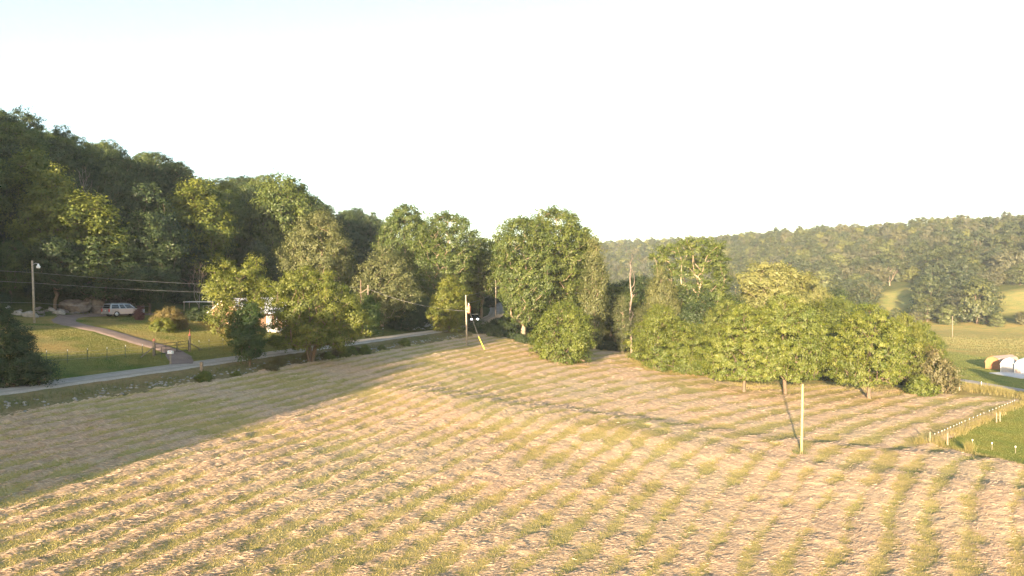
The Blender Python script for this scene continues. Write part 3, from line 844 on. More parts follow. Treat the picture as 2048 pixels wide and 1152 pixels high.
# -- garden shrubs
p = P(338, 655); tree('weeping', 'weeping_shrub', p, 'rust and gold weeping shrub on the lawn', 'shrub', 3.0, 5.0)
p = P(326, 662); tree('gold_bush', 'golden_shrub', p, 'bright yellow green low shrub in front of the weeping one', 'shrub', 1.9, 3.5)
p = P(278, 640); tree('red_bush', 'dark_red_shrub', p, 'small dark red shrub beside the silver car', 'shrub', 2.1, 1.5)
p = at(392, 112); tree('bush_a', 'green_shrub', p, 'green shrub at the end of the yard next to the dark kennel', 'shrub', 2.2, 4.2)
p = P(548, 690); tree('bush_b', 'green_shrub', p, 'low shrub in front of the house wall', 'shrub', 1.6, 2.4)

# -- the wooded hill on the left
KINDS = ['wood_0', 'wood_1', 'wood_2', 'wood_3', 'wood_4']
LBL = {'wood_0': 'dark green egg shaped tree', 'wood_1': 'dark green high crowned tree', 'wood_2': 'dark green low domed tree', 'wood_3': 'yellow green tree', 'wood_4': 'grey green tree'}
def pxof(x, y, z): return CX + FPX * x / y, CY - FPX * (z - CAMZ) / y
shade = []                                                       # wood that goes on out of the picture, down sun of the camera
sk_x = [-200, 0, 130, 250, 330, 400, 470, 540, 630, 660, 700, 760, 830, 900, 960, 1010]
sk_y = [190, 213, 240, 290, 312, 362, 358, 345, 395, 420, 408, 425, 412, 432, 470, 500]
nh = 0
for yy in np.arange(-70, 275, 9.2):
    for ss in np.arange(-118, -40, 9.2):
        y_ = yy + rnd.uniform(-3.2, 3.2); s_ = ss + rnd.uniform(-3.2, 3.2)
        x_ = s_ - 63 + .3333 * y_ - .42 * max(0, y_ - 200)
        z_ = H1(x_, y_)
        hgt = rnd.uniform(14, 21) if s_ < -46 else rnd.uniform(9, 14)
        if y_ < 20 or x_ / y_ < -.86:
            shade.append((x_, y_, z_, hgt + (6 if s_ > -66 else 1))); continue
        px, py = pxof(x_, y_, z_ + hgt)
        lim = np.interp(px, sk_x, sk_y)
        if py < lim: hgt = max(7, hgt - (lim - py) * y_ / FPX + rnd.uniform(-4.5, 1.8))
        if px > 990: continue
        if 130 < px < 200 and y_ < 138 and s_ < -48: continue
        if s_ > -46 and y_ > 128: pass
        k = rnd.choices(KINDS, (3, 3, 3, 1.6, 2.4))[0]
        band = 'on the ridge crest' if s_ < -92 else ('midway up the slope' if s_ < -62 else 'low on the slope')
        over = 'above the rock ledge' if px < 260 else ('above the house' if px < 640 else 'towards the road bend')
        tree(k, 'forest_tree', (x_, y_, z_ - .2), LBL[k] + ' ' + band + ' ' + over, 'tree', hgt, hgt * rnd.uniform(.52, .76), None, 'forest trees of the wooded hillside')
        nh += 1
# trees with a light of their own on the hillside front
for k, px, D, top, w, lb in (('wood_3', 60, 116, 292, 150, 'yellow green tree with sunlit top high above the lamp pole'), ('wood_3', 165, 113, 378, 170, 'yellow green tree with sunlit top right above the rock ledge'),
        ('wood_2', 285, 120, 420, 150, 'deep green domed tree at the hill foot above the silver car'), ('wood_3', 395, 142, 352, 150, 'yellow green tree with sunlit top above the carport'),
        ('wood_4', 560, 165, 340, 150, 'tall grey green tree breaking the ridge skyline behind the house'), ('wood_0', 205, 112, 470, 190, 'deep green egg shaped tree overhanging the rock ledge'),
        ('wood_1', 110, 106, 470, 120, 'dark tree just behind the lamp pole'), ('wood_2', 300, 117, 500, 110, 'low deep green tree behind the small dark red shrub')):
    tree_px(k, 'forest_tree', px, D, top, w, lb, group='trees at the hill foot')
tree_px('dead_b', 'dead_tree', 165, 121, 318, 62, 'bare grey dead tree fanning out on the wooded hillside')
tree_px('dead_b', 'dead_tree', 398, 124, 520, 50, 'thin bare dead tree at the hill foot beside the house')
# -- wood behind the road bend and behind the field
def fill(pxs, Ds, tops, keys, w, label, group, n):
    for i in range(n):
        px = rnd.uniform(*pxs); D = rnd.uniform(*Ds)
        p_ = at(px, D)
        top = np.interp(px, tops[0], tops[1]) + rnd.uniform(0, 40)
        hgt = CAMZ + (CY - top) * D / FPX - p_.z
        if hgt < 5: continue
        k = rnd.choice(keys)
        spot = 'behind the dead snag' if px < 1300 else ('around the limbed tree' if px < 1470 else ('behind the largest oak' if px < 1620 else 'behind the end of the oak row'))
        tree(k, 'forest_tree', p_, label.replace('KIND tree', LBL[k]).replace('beyond the hayfield', spot), 'tree', hgt, min(hgt * .85, w * rnd.uniform(.8, 1.2)), None, group)
fill((860, 955), (232, 262), ([860, 955], [450, 490]), KINDS[:3], 13, 'KIND tree in the dark wood behind the road bend', 'wood behind the road bend', 8)
fill((1005, 1060), (215, 262), ([900, 1060], [500, 520]), KINDS[:3], 13, 'KIND tree in the dark wood behind the road bend', 'wood behind the road bend', 6)
fill((1035, 1200), (176, 225), ([1035, 1200], [480, 520]), KINDS, 13, 'KIND tree in the wood behind the great trees', 'wood behind the great trees', 16)
fill((1195, 1300), (172, 225), ([1195, 1240, 1300], [545, 550, 550]), KINDS, 13, 'KIND tree in the creek wood beyond the hayfield', 'creek wood beyond the hayfield', 12)
fill((1300, 1700), (165, 235), ([1300, 1480, 1650, 1700], [560, 575, 570, 580]), KINDS, 14, 'KIND tree in the creek wood beyond the hayfield', 'creek wood beyond the hayfield', 30)
fill((1680, 1850), (160, 215), ([1680, 1750, 1790, 1850], [580, 606, 622, 650]), ['wood_2', 'wood_3', 'wood_4'], 13, 'KIND tree in the creek wood beyond the hayfield', 'creek wood beyond the hayfield', 12)
tree_px('pale_b', 'misty_tree', 985, 236, 560, 70, 'hazy pale tree seen through the gap over the shaded road')
# undergrowth along the wood edges
def under(pts, key, label, group, hr, cat='bush', jitter=1.5):
    for p_ in pts:
        x_, y_ = p_[0] + rnd.uniform(-jitter, jitter), p_[1] + rnd.uniform(-jitter, jitter)
        hh = rnd.uniform(*hr)
        tree(key, 'undergrowth_bush', (x_, y_, H1(x_, y_) - .1), label, cat, hh, hh * rnd.uniform(1.3, 2.), None, group)
def along(a, b, n): return [Vector(a[:2]).lerp(Vector(b[:2]), (i + .5) / n) for i in range(n)]
hillfoot = [(s_ - 63 + .3333 * y_, y_) for y_ in range(66, 200, 6) for s_ in (-44, -50)]
under(hillfoot, 'bush_a', 'dark undergrowth bush along the hill foot', 'undergrowth along the hill foot', (1.8, 3.6), jitter=2.)
under([(s_ - 63 + .3333 * y_, y_) for y_ in range(150, 206, 7) for s_ in (-8, -13, 6, 10)], 'bush_a', 'dark roadside bush in the shaded gap', 'bushes along the shaded road', (1.4, 3.2))
under(along(P(1010, 672), P(1085, 696), 6) + along(P(1160, 694), P(1262, 700), 8), 'bush_a', 'dark bush at the top edge of the hayfield', 'bushes at the top of the hayfield', (1.2, 2.8))
under(along(P(1410, 750), P(1480, 762), 5), 'bush_b', 'low green bush behind the oak row', 'bushes behind the oak row', (1.2, 2.2))
under(along(at(1560, 152), at(1860, 146), 12), 'bush_a', 'dark bush in the shade behind the oaks', 'bushes behind the oak row in deep shade', (2.0, 3.6))
under([(s_ - 63 + .3333 * y_, y_) for y_, s_ in ((100, 6.4), (102, 5.8), (104.5, 6.3), (107, 5.6), (110, 6.2), (96, 6.2), (78, 6.6), (74, 6.2), (118, 6))], 'bush_b', 'low bush on the stony bank between road and hayfield', 'low bushes on the road bank', (.7, 1.5), jitter=.4)

under([(s_ - 63 + .3333 * y_, y_) for y_, s_ in ((84, 6.2), (87, 5.6), (90, 6.4), (93.5, 5.2), (97, 5.0), (99.5, 5.4), (101.5, 4.9), (105, 5.2))], 'bush_brown', 'low reddish brown brush round the trunks of the broad roadside tree', 'brown brush on the road bank', (.6, 1.3), jitter=.5)

# wood and a pasture tree outside the picture that throw the evening shade: one joined mass
def joined_wood(name, spots, label, cat):
    vs, fs, tn = [], [], []; n0 = 0
    for k, (x_, y_, z_, hh, ww) in enumerate(spots):
        g = np.random.default_rng(500 + k); m_ = 620
        t = g.uniform(0, 1, m_); a = g.uniform(0, 6.283, m_)
        R = ww / 2 * _prof('egg', t) * g.uniform(.3, 1, m_) ** .5
        c = np.stack([x_ + R * np.cos(a), y_ + R * np.sin(a), z_ + hh * (.12 + .86 * t)], 1)
        u = g.normal(0, 1, (m_, 3)); u /= np.linalg.norm(u, axis=1, keepdims=True)
        w = np.cross(u, g.normal(0, 1, (m_, 3))); w /= np.linalg.norm(w, axis=1, keepdims=True)
        s_ = g.uniform(.6, 1.1, m_)[:, None]
        vs.append(np.stack([c - u * s_, c + w * s_ * .6, c + u * s_, c - w * s_ * .6], 1).reshape(-1, 3))
        fs.append(np.arange(4 * m_).reshape(-1, 4) + n0); tn.append(g.uniform(0, 1, m_)); n0 += 4 * m_
    me = mesh_arrays(name, np.concatenate(vs), np.concatenate(fs), [M['leaf_dark']], tint=np.concatenate(tn))
    return link(name, me, label=label, cat=cat, kind='stuff')
spots = [(x_, y_, z_, h_, h_ * .8) for x_, y_, z_, h_ in shade]
for yy in np.arange(-78, -40, 7.5):                              # belt of trees across the lane behind the viewpoint
    for s_ in np.arange(-38, 24, 5.0):
        x_ = s_ - 63 + .3333 * yy + rnd.uniform(-1, 1); y_ = yy + rnd.uniform(-2, 2)
        top = (47. if s_ < -27 else (31. if s_ < -7 else (37.0 if s_ < 13 else 33.))) + rnd.uniform(-2.5, .8)
        z_ = H1(x_, y_)
        if s_ > 20.5 or (s_ > 10 and rnd.random() < .25): continue
        if s_ > 10: x_ += rnd.uniform(-3.5, .8); top -= rnd.uniform(0, 5)
        spots.append((x_, y_, z_, top - z_, 9.0))
joined_wood('shading_wood', spots, 'wooded slope going on down the lane beyond the cedar, shading yard and field bank', 'wood')

# ------------------------------------------------------------------ far hill wood
cand = []; LOW = set()
for v_ in np.arange(14, 400, 12.5):
    for u_ in np.arange(-420, 760, 12.5):
        vv = v_ + rnd.uniform(-4.5, 4.5); uu = u_ + rnd.uniform(-4.5, 4.5)
        x_ = 221 + .79 * vv - .62 * uu; y_ = 340 + .62 * vv + .79 * uu
        if y_ < 150: continue
        px, py = pxof(x_, y_, H1(x_, y_) + 6)
        if not 1150 < px < 2110: continue
        if inpoly(np.array([x_]), np.array([y_]), MEADOW1)[0] or inpoly(np.array([x_]), np.array([y_]), MEADOW2)[0]: continue
        if any(a_ < px < b_ and y_ < d_ + 6 and pxof(x_, y_, H1(x_, y_) + 12)[1] < c_ for a_, b_, c_, d_ in CLEAR): continue
        cand.append((y_, x_))
for k in range(70):                                              # tree line along the far side of the meadow
    uu = -150 + k * 6 + rnd.uniform(-4, 4); vv = rnd.uniform(-4, 16)
    x_ = 221 + .79 * vv - .62 * uu; y_ = 340 + .62 * vv + .79 * uu
    px, py = pxof(x_, y_, 6)
    if 1150 < px < 2110: cand.append((y_, x_)); LOW.update([(y_, x_)] if any(a_ - 8 < px < b_ for a_, b_, c_, d_ in CLEAR) else [])
cand.sort()
FK = ['far_green', 'far_round', 'far_yellow', 'far_dull', 'far_bare']
FL = {'far_green': 'mid green domed tree in the wood on the hazy far hill', 'far_round': 'mid green egg shaped tree in the wood on the hazy far hill', 'far_yellow': 'yellow green tree in the wood on the hazy far hill',
      'far_dull': 'dull brownish green tree in the wood on the hazy far hill', 'far_bare': 'bare pale dead tree in the wood on the hazy far hill'}
FARSRC = {}
def far_tree(x_, y_):
    k = rnd.choices(FK, (4, 4, 1.6, 3, .35))[0]
    v_ = (x_ - 221) * .79 + (y_ - 340) * .62; px_ = CX + FPX * x_ / y_
    where = ('at the far meadow edge' if v_ < 30 else ('low on the far hill' if v_ < 90 else 'midway up the far hill')) + (' behind the sheds' if px_ > 1960 else (' behind the brown far pole' if px_ > 1860 else ' behind the oak row' if px_ > 1450 else ' behind the limbed tree'))
    o = link('far_tree', PT[k][0], None, (x_, y_, H1(x_, y_) - .3), FL[k].replace('in the wood on the hazy far hill', where), 'tree', 'trees of the far hill wood')
    s_ = rnd.uniform(.62, 1.35) if (y_, x_) not in LOW else rnd.uniform(.40, .58); o.scale = (s_ * rnd.uniform(.95, 1.3), s_ * rnd.uniform(.95, 1.3), s_ * rnd.uniform(.8, 1.15)); o.rotation_euler = (0, 0, rnd.uniform(0, 6.28))
    FARSRC.setdefault(k, o)
for y_, x_ in cand[:290]: far_tree(x_, y_)
rest = cand[290:]
# the rest of the far wood reads as one mass: points that carry the same trees
def far_mass(name, pts, srcs, label):
    me = bpy.data.meshes.new(name); me.from_pydata([(x_, y_, H1(x_, y_) - .3) for y_, x_ in pts], [], [])
    o = link(name, me, label=label, cat='wood', kind='stuff')
    ng = bpy.data.node_groups.new(name, 'GeometryNodeTree')
    ng.interface.new_socket('Geometry', in_out='INPUT', socket_type='NodeSocketGeometry'); ng.interface.new_socket('Geometry', in_out='OUTPUT', socket_type='NodeSocketGeometry')
    gi = ng.nodes.new('NodeGroupInput'); go = ng.nodes.new('NodeGroupOutput')
    gt = ng.nodes.new('GeometryNodeGeometryToInstance')
    for s_ in srcs:
        oi = ng.nodes.new('GeometryNodeObjectInfo'); oi.inputs[0].default_value = s_
        oi.inputs[1].default_value = True                        # as instance
        ng.links.new(oi.outputs['Geometry'], gt.inputs[0])
    ip = ng.nodes.new('GeometryNodeInstanceOnPoints'); ip.inputs['Pick Instance'].default_value = True
    rs = ng.nodes.new('FunctionNodeRandomValue'); rs.data_type = 'FLOAT_VECTOR'; rs.inputs[0].default_value = (.75, .75, .7); rs.inputs[1].default_value = (1.25, 1.25, 1.2)
    rr = ng.nodes.new('FunctionNodeRandomValue'); rr.data_type = 'FLOAT_VECTOR'; rr.inputs[0].default_value = (0, 0, 0); rr.inputs[1].default_value = (0, 0, 6.28)
    ng.links.new(gi.outputs[0], ip.inputs['Points']); ng.links.new(gt.outputs[0], ip.inputs['Instance'])
    ng.links.new(rs.outputs[0], ip.inputs['Scale']); ng.links.new(rr.outputs[0], ip.inputs['Rotation'])
    ng.links.new(ip.outputs[0], go.inputs[0])
    md = o.modifiers.new('wood', 'NODES'); md.node_group = ng
    return o
far_mass('far_wood', rest, [FARSRC[k] for k in ('far_green', 'far_round', 'far_dull', 'far_yellow')], 'dense mixed wood running up to the skyline of the far hill')
print('hill trees', nh, 'far', len(cand), 'shade', len(spots))

# ------------------------------------------------------------------ tall grass and weeds
def strip_pts(poly, n):
    poly = [Vector((p_[0], p_[1])) for p_ in poly]; L = [(b_ - a_).length for a_, b_ in zip(poly, poly[1:])]
    k = NR.choice(len(L), n, p=np.array(L) / sum(L)); t = NR.uniform(0, 1, n)
    A = np.array([list(q) for q in poly])
    return A[k] * (1 - t[:, None]) + A[k + 1] * t[:, None]
def weeds(name, mat, poly, n, w, hr, wd, label, clump=.5, cat='grass', off=None):
    q = strip_pts(poly, n) + NR.normal(0, 1, (n, 2)) * w / 2
    if off is not None: q = q[~inpoly(q[:, 0], q[:, 1], off)]; n = len(q)
    keep_ = fbm(q[:, 0], q[:, 1], .5, 91) > NR.uniform(.2, .2 + clump, n); q = q[keep_]; n = len(q)
    hg = NR.uniform(*hr, n) * (.55 + .8 * fbm(q[:, 0], q[:, 1], .35, 92))
    z = H(q[:, 0], q[:, 1])
    return blades(name, mat, np.stack([q[:, 0], q[:, 1], z - .02], 1), hg, NR.uniform(.5, 1.3, n) * wd, NR.uniform(.05, .5, n),
                  np.clip(.6 * fbm(q[:, 0], q[:, 1], .25, 93) + .5 * NR.uniform(0, 1, n) - .05, 0, 1), label, cat)
weeds('tall_grass', M['tall_grass'], [FENCE_A, FENCE_B, (100, 133)], 14000, 1.1, (.35, .8), .035, 'tall dry grass left standing along the electric fence')
weeds('tall_grass', M['tall_grass'], [(50.5, 89.6), (52.6, 89), (53.6, 88.2)], 1500, .9, (.7, 1.5), .03, 'high golden grass round the corner posts')
weeds('tall_grass', M['tall_grass'], [(53.6, 88), (54, 84), (55, 75), (58, 66)], 2600, .5, (.15, .45), .03, 'rough grass seam between hayfield and green pen')
weeds('tall_grass', M['tall_grass'], [P(2060, 795), P(1990, 786), P(1925, 775)], 16000, 3.4, (.6, 1.3), .05, 'deep strip of brown and green weeds between hayfield and paved lane')
weeds('tall_grass', M['lawn_blade'], [P(1860, 684), P(2070, 690)], 30000, 50, (.2, .5), .12, 'golden tall grass of the far meadow', .6, 'grass', SHEDLAWN)
weeds('tall_grass', M['tall_grass'], [P(1470, 772), P(1650, 776), P(1850, 783)], 16000, 4.5, (.2, .55), .05, 'dry golden grass under the oaks')
weeds('tall_grass', M['tall_grass'], [P(1060, 692), P(1120, 715), P(1140, 726), P(1180, 712)], 5000, 1.6, (.3, .8), .04, 'rough grass round the lone bushy tree')
weeds('tall_grass', M['tall_grass'], [P(1262, 712), P(1290, 738), P(1405, 752), P(1475, 768)], 9000, 1.6, (.3, .9), .04, 'rough grass along the bushes at the field edge')
RP = lambda s_, a, b_: [(s_ - 63 + .3333 * y_, y_) for y_ in np.arange(a, b_, 6)]
weeds('ditch_weeds', M['ditch_weed'], RP(4.6, 30, 150), 24000, 1.3, (.10, .42), .05, 'weeds on the bank between gravel road and hayfield', .6)
weeds('verge_grass', M['ditch_weed'], RP(-3.6, 30, 160), 16000, .9, (.06, .22), .04, 'green verge on the house side of the gravel road', .4)
p = P(1602, 909)
weeds('tall_grass', M['ditch_weed'], [(p.x - .5, p.y), (p.x + .5, p.y)], 600, .7, (.3, .9), .035, 'green weeds round the foot of the lone yellowish pole', .1)
weeds('tall_grass', M['tall_grass'], [P(1934, 902), P(1944, 904)], 260, .35, (.8, 1.5), .03, 'small tuft of high grass by itself in the green pen', .1)

# stones and rubble on the road bank
def rubble(name, mat, poly, n, w, sr, label):
    q = strip_pts(poly, n) + NR.normal(0, 1, (n, 2)) * w / 2
    vs, fs = [], []
    ico = [(0, 0, 1)] + [(math.cos(k * 1.2566), math.sin(k * 1.2566), .35) for k in range(5)] + [(math.cos(k * 1.2566 + .6), math.sin(k * 1.2566 + .6), -.4) for k in range(5)]
    fc = [(0, 1 + k, 1 + (k + 1) % 5) for k in range(5)] + [(1 + k, 6 + k, 1 + (k + 1) % 5) for k in range(5)] + [(1 + (k + 1) % 5, 6 + k, 6 + (k + 1) % 5) for k in range(5)]
    for x_, y_ in q:
        s_ = rnd.uniform(*sr); z_ = H1(x_, y_); b_ = len(vs); a_ = rnd.uniform(0, 6.28); st_ = rnd.uniform(.6, 1.5); c_, d_ = math.cos(a_), math.sin(a_)
        for X, Y, Z in ico:
            X *= st_ * rnd.uniform(.75, 1.2); Y *= rnd.uniform(.75, 1.2)
            vs.append((x_ + s_ * (X * c_ - Y * d_), y_ + s_ * (X * d_ + Y * c_), z_ + s_ * Z * rnd.uniform(.5, .8)))
        fs += [(i + b_, j + b_, k + b_) for i, j, k in fc]
    return link(name, mesh_arrays(name, vs, fs, [mat]), label=label, cat='stones', kind='stuff')
rubble('bank_stones', M['rock_pale'], RP(5.2, 48, 150), 480, 1.2, (.04, .20), 'pale stones strewn along the bank between road and hayfield')
rubble('dirt_pile_stones', M['rock_pale'], [P(815, 655), P(850, 648), P(890, 650)], 160, 2.5, (.08, .4), 'pale dirt and stone bank beside the dark evergreen')
rubble('yard_stones', M['rock'], [P(60, 625), P(130, 622), P(210, 626)], 70, 1.8, (.1, .45), 'loose stones scattered along the rock ledge')

def boulder(name, loc, dims, label, seed, mat=M['rock'], rz=0., group=None):
    bm = bmesh.new(); bmesh.ops.create_icosphere(bm, subdivisions=2, radius=1)
    g = random.Random(seed); cuts = [Vector((g.gauss(0, 1), g.gauss(0, 1), g.gauss(0, .7))).normalized() for _ in range(11)]
    for v in bm.verts:
        for c_ in cuts:
            d_ = v.co.dot(c_)
            lim = .60 + .09 * (cuts.index(c_) % 3)
            if d_ > lim: v.co -= c_ * (d_ - lim) * .92
        v.co += Vector((g.uniform(-1, 1), g.uniform(-1, 1), g.uniform(-1, 1))) * .05
        v.co = Vector((v.co.x * dims[0] / 2, v.co.y * dims[1] / 2, v.co.z * dims[2] / 2 + dims[2] * .28))
    me = bpy.data.meshes.new(name); bm.to_mesh(me); bm.free(); me.materials.append(mat)
    o = link(name, me, None, loc, label, 'rock', group); o.rotation_euler = (0, 0, rz)
    return o
for i, (px, py, d_, lb) in enumerate(((148, 622, (5.2, 3.4, 2.8), 'reddish brown slab boulder at the left of the rock ledge'), (186, 622, (5.0, 3.6, 3.6), 'largest grey boulder of the rock ledge beside the silver car'),
        (199, 628, (1.5, 1.3, 1.3), 'small block leaning on the rock ledge next to the silver car'), (120, 628, (1.8, 1.2, 1.1), 'low pale stone at the lawn side of the rock ledge'),
        (60, 634, (2.6, 1.8, 1.3), 'grey flat boulder at the foot of the lamp pole'), (34, 630, (1.4, 1.0, .9), 'pale stone beside the cedar and the lamp pole'), (15, 618, (1.2, .9, .8), 'small white stone on the rough slope'),
        (104, 622, (1.4, 1.0, .8), 'rounded stone in the rough grass near the ledge'))):
    p = P(px, py); boulder('boulder', (p.x, p.y, p.z - .1), d_, lb, 60 + i, M['rock'] if i in (0, 1, 2) else M['rock_pale'], rnd.uniform(-.4, .4))
p = at(244, 120); boulder('boulder', (p.x, p.y, p.z - .3), (6.5, 3.0, 3.4), 'long grey boulder behind the silver car', 71)
p = P(398, 633); boulder('boulder', (p.x, p.y, p.z - .05), (1.3, 1.0, 1.0), 'lone round stone beside the dark kennel', 72, M['rock_pale'])

# ------------------------------------------------------------------ poles and wires
def pole(name, loc, h, r, mat, label, lean=(0, 0)):
    t = thing(name, loc, label, 'pole')
    MB().tube([(0, 0, -.4), (lean[0] * .5, lean[1] * .5, h * .5), (lean[0], lean[1], h)], [r, r * .87, r * .72], 10).build('shaft', mat, t, True)
    return t
def top_of(p_, top, D): return CAMZ + (CY - top) * D / FPX
p = P(69, 646); hL = top_of(p, 521, p.y) - p.z; pL = p.copy()
t = pole('lamp_pole', p, hL, .15, M['pole_wood'], 'grey wooden pole with a white yard lamp at the lawn edge', (-.30, 0))
MB().tube([(-.28, 0, hL - .55), (.2, -.1, hL - .35), (.62, -.2, hL - .45)], .03, 6).build('lamp_arm', M['steel'], t, True)
lp = MB().tube([(.62, -.2, hL - .42), (.62, -.2, hL - .62), (.62, -.2, hL - .78), (.62, -.2, hL - 1.0)], [.08, .12, .25, .20], 10).build('lamp_head', M['white_metal'], t, True)
p = P(934, 692); hC = top_of(p, 593, p.y) - p.z; pC = p.copy()
t = pole('transformer_pole', p, hC, .16, M['pole_wood'], 'grey pole carrying a red transformer at the top of the hayfield', (-.22, 0))
tr = MB().tube([(.32, -.1, hC - 3.0), (.32, -.1, hC - 2.95), (.32, -.1, hC - 1.75), (.32, -.1, hC - 1.65)], [.2, .27, .27, .2], 12).build('transformer', M['red_paint'], t, True)
MB().tube([(.32, -.1, hC - 1.66), (.32, -.1, hC - 1.4), (.32, -.1, hC - 1.2)], [.06, .1, .05], 8).build('bushing', M['white_cap'], tr, True)
MB().box((.05, -.02, hC - 2.1), (.4, .06, .08)).box((.05, -.02, hC - 2.7), (.4, .06, .08)).build('bracket', M['steel'], t)
MB().tube([(-.22, 0, hC), (-.22, 0, hC + .25)], [.05, .04], 8).build('insulator', M['white_cap'], t)
p = P(1603, 909); hF = top_of(p, 768, p.y) - p.z
pole('lone_pole', p, hF, .15, M['pole_yellow'], 'lone yellowish wooden pole without wires in the hayfield', (.12, 0))
p = at(736, 131); hB = top_of(p, 570, p.y) - p.z; pB = p.copy()
t = pole('crossarm_pole', p, hB, .16, M['post_wood'], 'brown pole with a slanting brace among the trees behind the road')
MB().tube([(-1.4, 0, hB - 1.5), (0, -.15, hB - .6)], .06, 6).build('brace', M['post_wood'], t)
MB().tube([(-1.35, .1, -.3), (-1.35, .1, hB + .9)], [.13, .1], 8).build('second_shaft', M['bark'], t)
p = at(991.5, 166); hR = top_of(p, 560, p.y) - p.z; pR = p.copy()
pole('road_pole', p, hR, .12, M['pole_wood'], 'slim pole at the edge of the shaded road beyond the car')
p = at(972, 208); pole('road_pole', p, top_of(p, 560, p.y) - p.z, .13, M['bark'], 'dark pole standing before the pale patch beyond the road bend')
p = P(1905, 674); pole('far_pole', p, top_of(p, 632, p.y) - p.z, .17, M['post_wood'], 'brown pole at the tree line of the far meadow')

def wire(name, a_, b_, sag, label, r=.016, mat=None):
    a_, b_ = Vector(a_), Vector(b_); pts = []
    for i in range(17):
        f = i / 16; q = a_.lerp(b_, f); q.z -= sag * 4 * f * (1 - f); pts.append(q)
    MB().tube(pts, r, 5).build(name, mat or M['wire'], None, True, label=label, cat='wire', group='overhead wires')
tB = pB + Vector((0, 0, hB - .1))
for off, dl, lb in ((hL - 1.55, -.25, 'upper wire'), (hL - 2.9, -1.25, 'lower wire')):
    a_ = pL + Vector((-.2, 0, off))
    wire('power_wire', a_, tB + Vector((0, 0, dl)), .7, lb + ' strung across the yard from the lamp pole to the brown pole')
    wire('power_wire', a_, (-95, 84, 24.8 + (0 if dl > -1 else -1.4)), .4, lb + ' running on from the lamp pole past the cedar')
a_ = pL + Vector((0, 0, 2.6)); wire('telephone_wire', a_, at(300, 112) + Vector((0, 0, 1.6)), .25, 'low thin cable from the lamp pole over the rock ledge', .012)
wire('telephone_wire', a_, (-95, 84, 19.5), .3, 'low thin cable from the lamp pole past the cedar', .012)
tC = pC + Vector((-.22, 0, hC + .2)); tR = pR + Vector((0, 0, hR - 1.5))
wire('power_wire', tC, tR, .3, 'top wire from the transformer pole to the slim road pole')
wire('power_wire', tC + Vector((.2, 0, -1.4)), tR + Vector((0, 0, -1.2)), .4, 'lower wire from the transformer pole to the slim road pole')
wire('power_wire', tR, at(1200, 160) + Vector((0, 0, 12)), .4, 'wire from the slim road pole into the vine covered tree')
wire('power_wire', tC + Vector((0, 0, -2.8)), tB + Vector((0, 0, -.6)), .8, 'slack wire from the transformer pole to the brown pole behind the trees')

def stake(name, px, py, h, r, mat, label, cat='post', lean=(0, 0), group=None):
    p_ = P(px, py); t_ = thing(name, p_, label, cat, 0, group)
    MB().tube([(0, 0, -.2), (lean[0], lean[1], h)], [r, r * .9], 8).build('shaft', mat, t_)
    MB().tube([(lean[0], lean[1], h - .005), (lean[0] * 1.02, lean[1], h + .04)], [r * .92, r * .5], 8).build('top', mat, t_)
    return t_
# guy wire in its yellow sleeve
p = P(970, 700); t = thing('guy_wire', p, 'slanting yellow guy marker anchored in the grass beside the transformer pole', 'guy wire')
MB().tube([(0, 0, -.1), (-1.15, .3, 2.35)], .06, 8).build('yellow_sleeve', M['yellow_plastic'], t)
e_ = tC - p + Vector((0, 0, -1.0)); MB().tube([(-1.15, .3, 2.35), (e_.x, e_.y, e_.z)], .012, 5).build('cable', M['wire'], t)
stake('marker_post', 971, 656, 1.3, .10, M['pole_yellow'], 'pale post standing at the top field corner by the road')
stake('marker_post', 978, 652, 1.4, .10, M['pole_wood'], 'grey post just behind the pale post at the field corner')
stake('marker_post', 403, 744, 1.05, .20, M['post_wood'], 'stubby grey wooden post at the road edge opposite the driveway')
mb = MB(); a_, b_ = P(975, 656), P(1006, 660)
mb.tube([a_ + Vector((0, 0, .3)), b_ + Vector((0, 0, .12))], [.14, .10], 7).build('fallen_log', M['bark_pale'], label='pale fallen log beside the posts at the field corner', cat='log')
stake('yard_post', 571, 682, 1.4, .11, M['pole_wood'], 'short post on the lawn behind the broad roadside tree')

# mailbox
p = P(341, 729); t = thing('mailbox', p, 'white mailbox on a wooden post where the driveway meets the road', 'mailbox', math.radians(-18))
MB().box((0, 0, .5), (.13, .13, 1.4)).build('post', M['pole_wood'], t, bevel=.01)
prof = [(-.16, 0), (.16, 0), (.16, .2)] + [(.16 * math.cos(a_), .2 + .15 * math.sin(a_)) for a_ in np.linspace(.3, 2.84, 7)] + [(-.16, .2)]
bx_ = MB().prism(prof, -.30, .30); bx_.v = [(v[1], v[0], v[2] + 1.2) for v in bx_.v]; bx_.build('box', M['white_metal'], t)
MB().box((.313, 0, 1.37), (.02, .30, .30)).build('door', M['white_cap'], t)
MB().box((.1, -.175, 1.48), (.16, .015, .06)).build('flag', M['red_paint'], t)

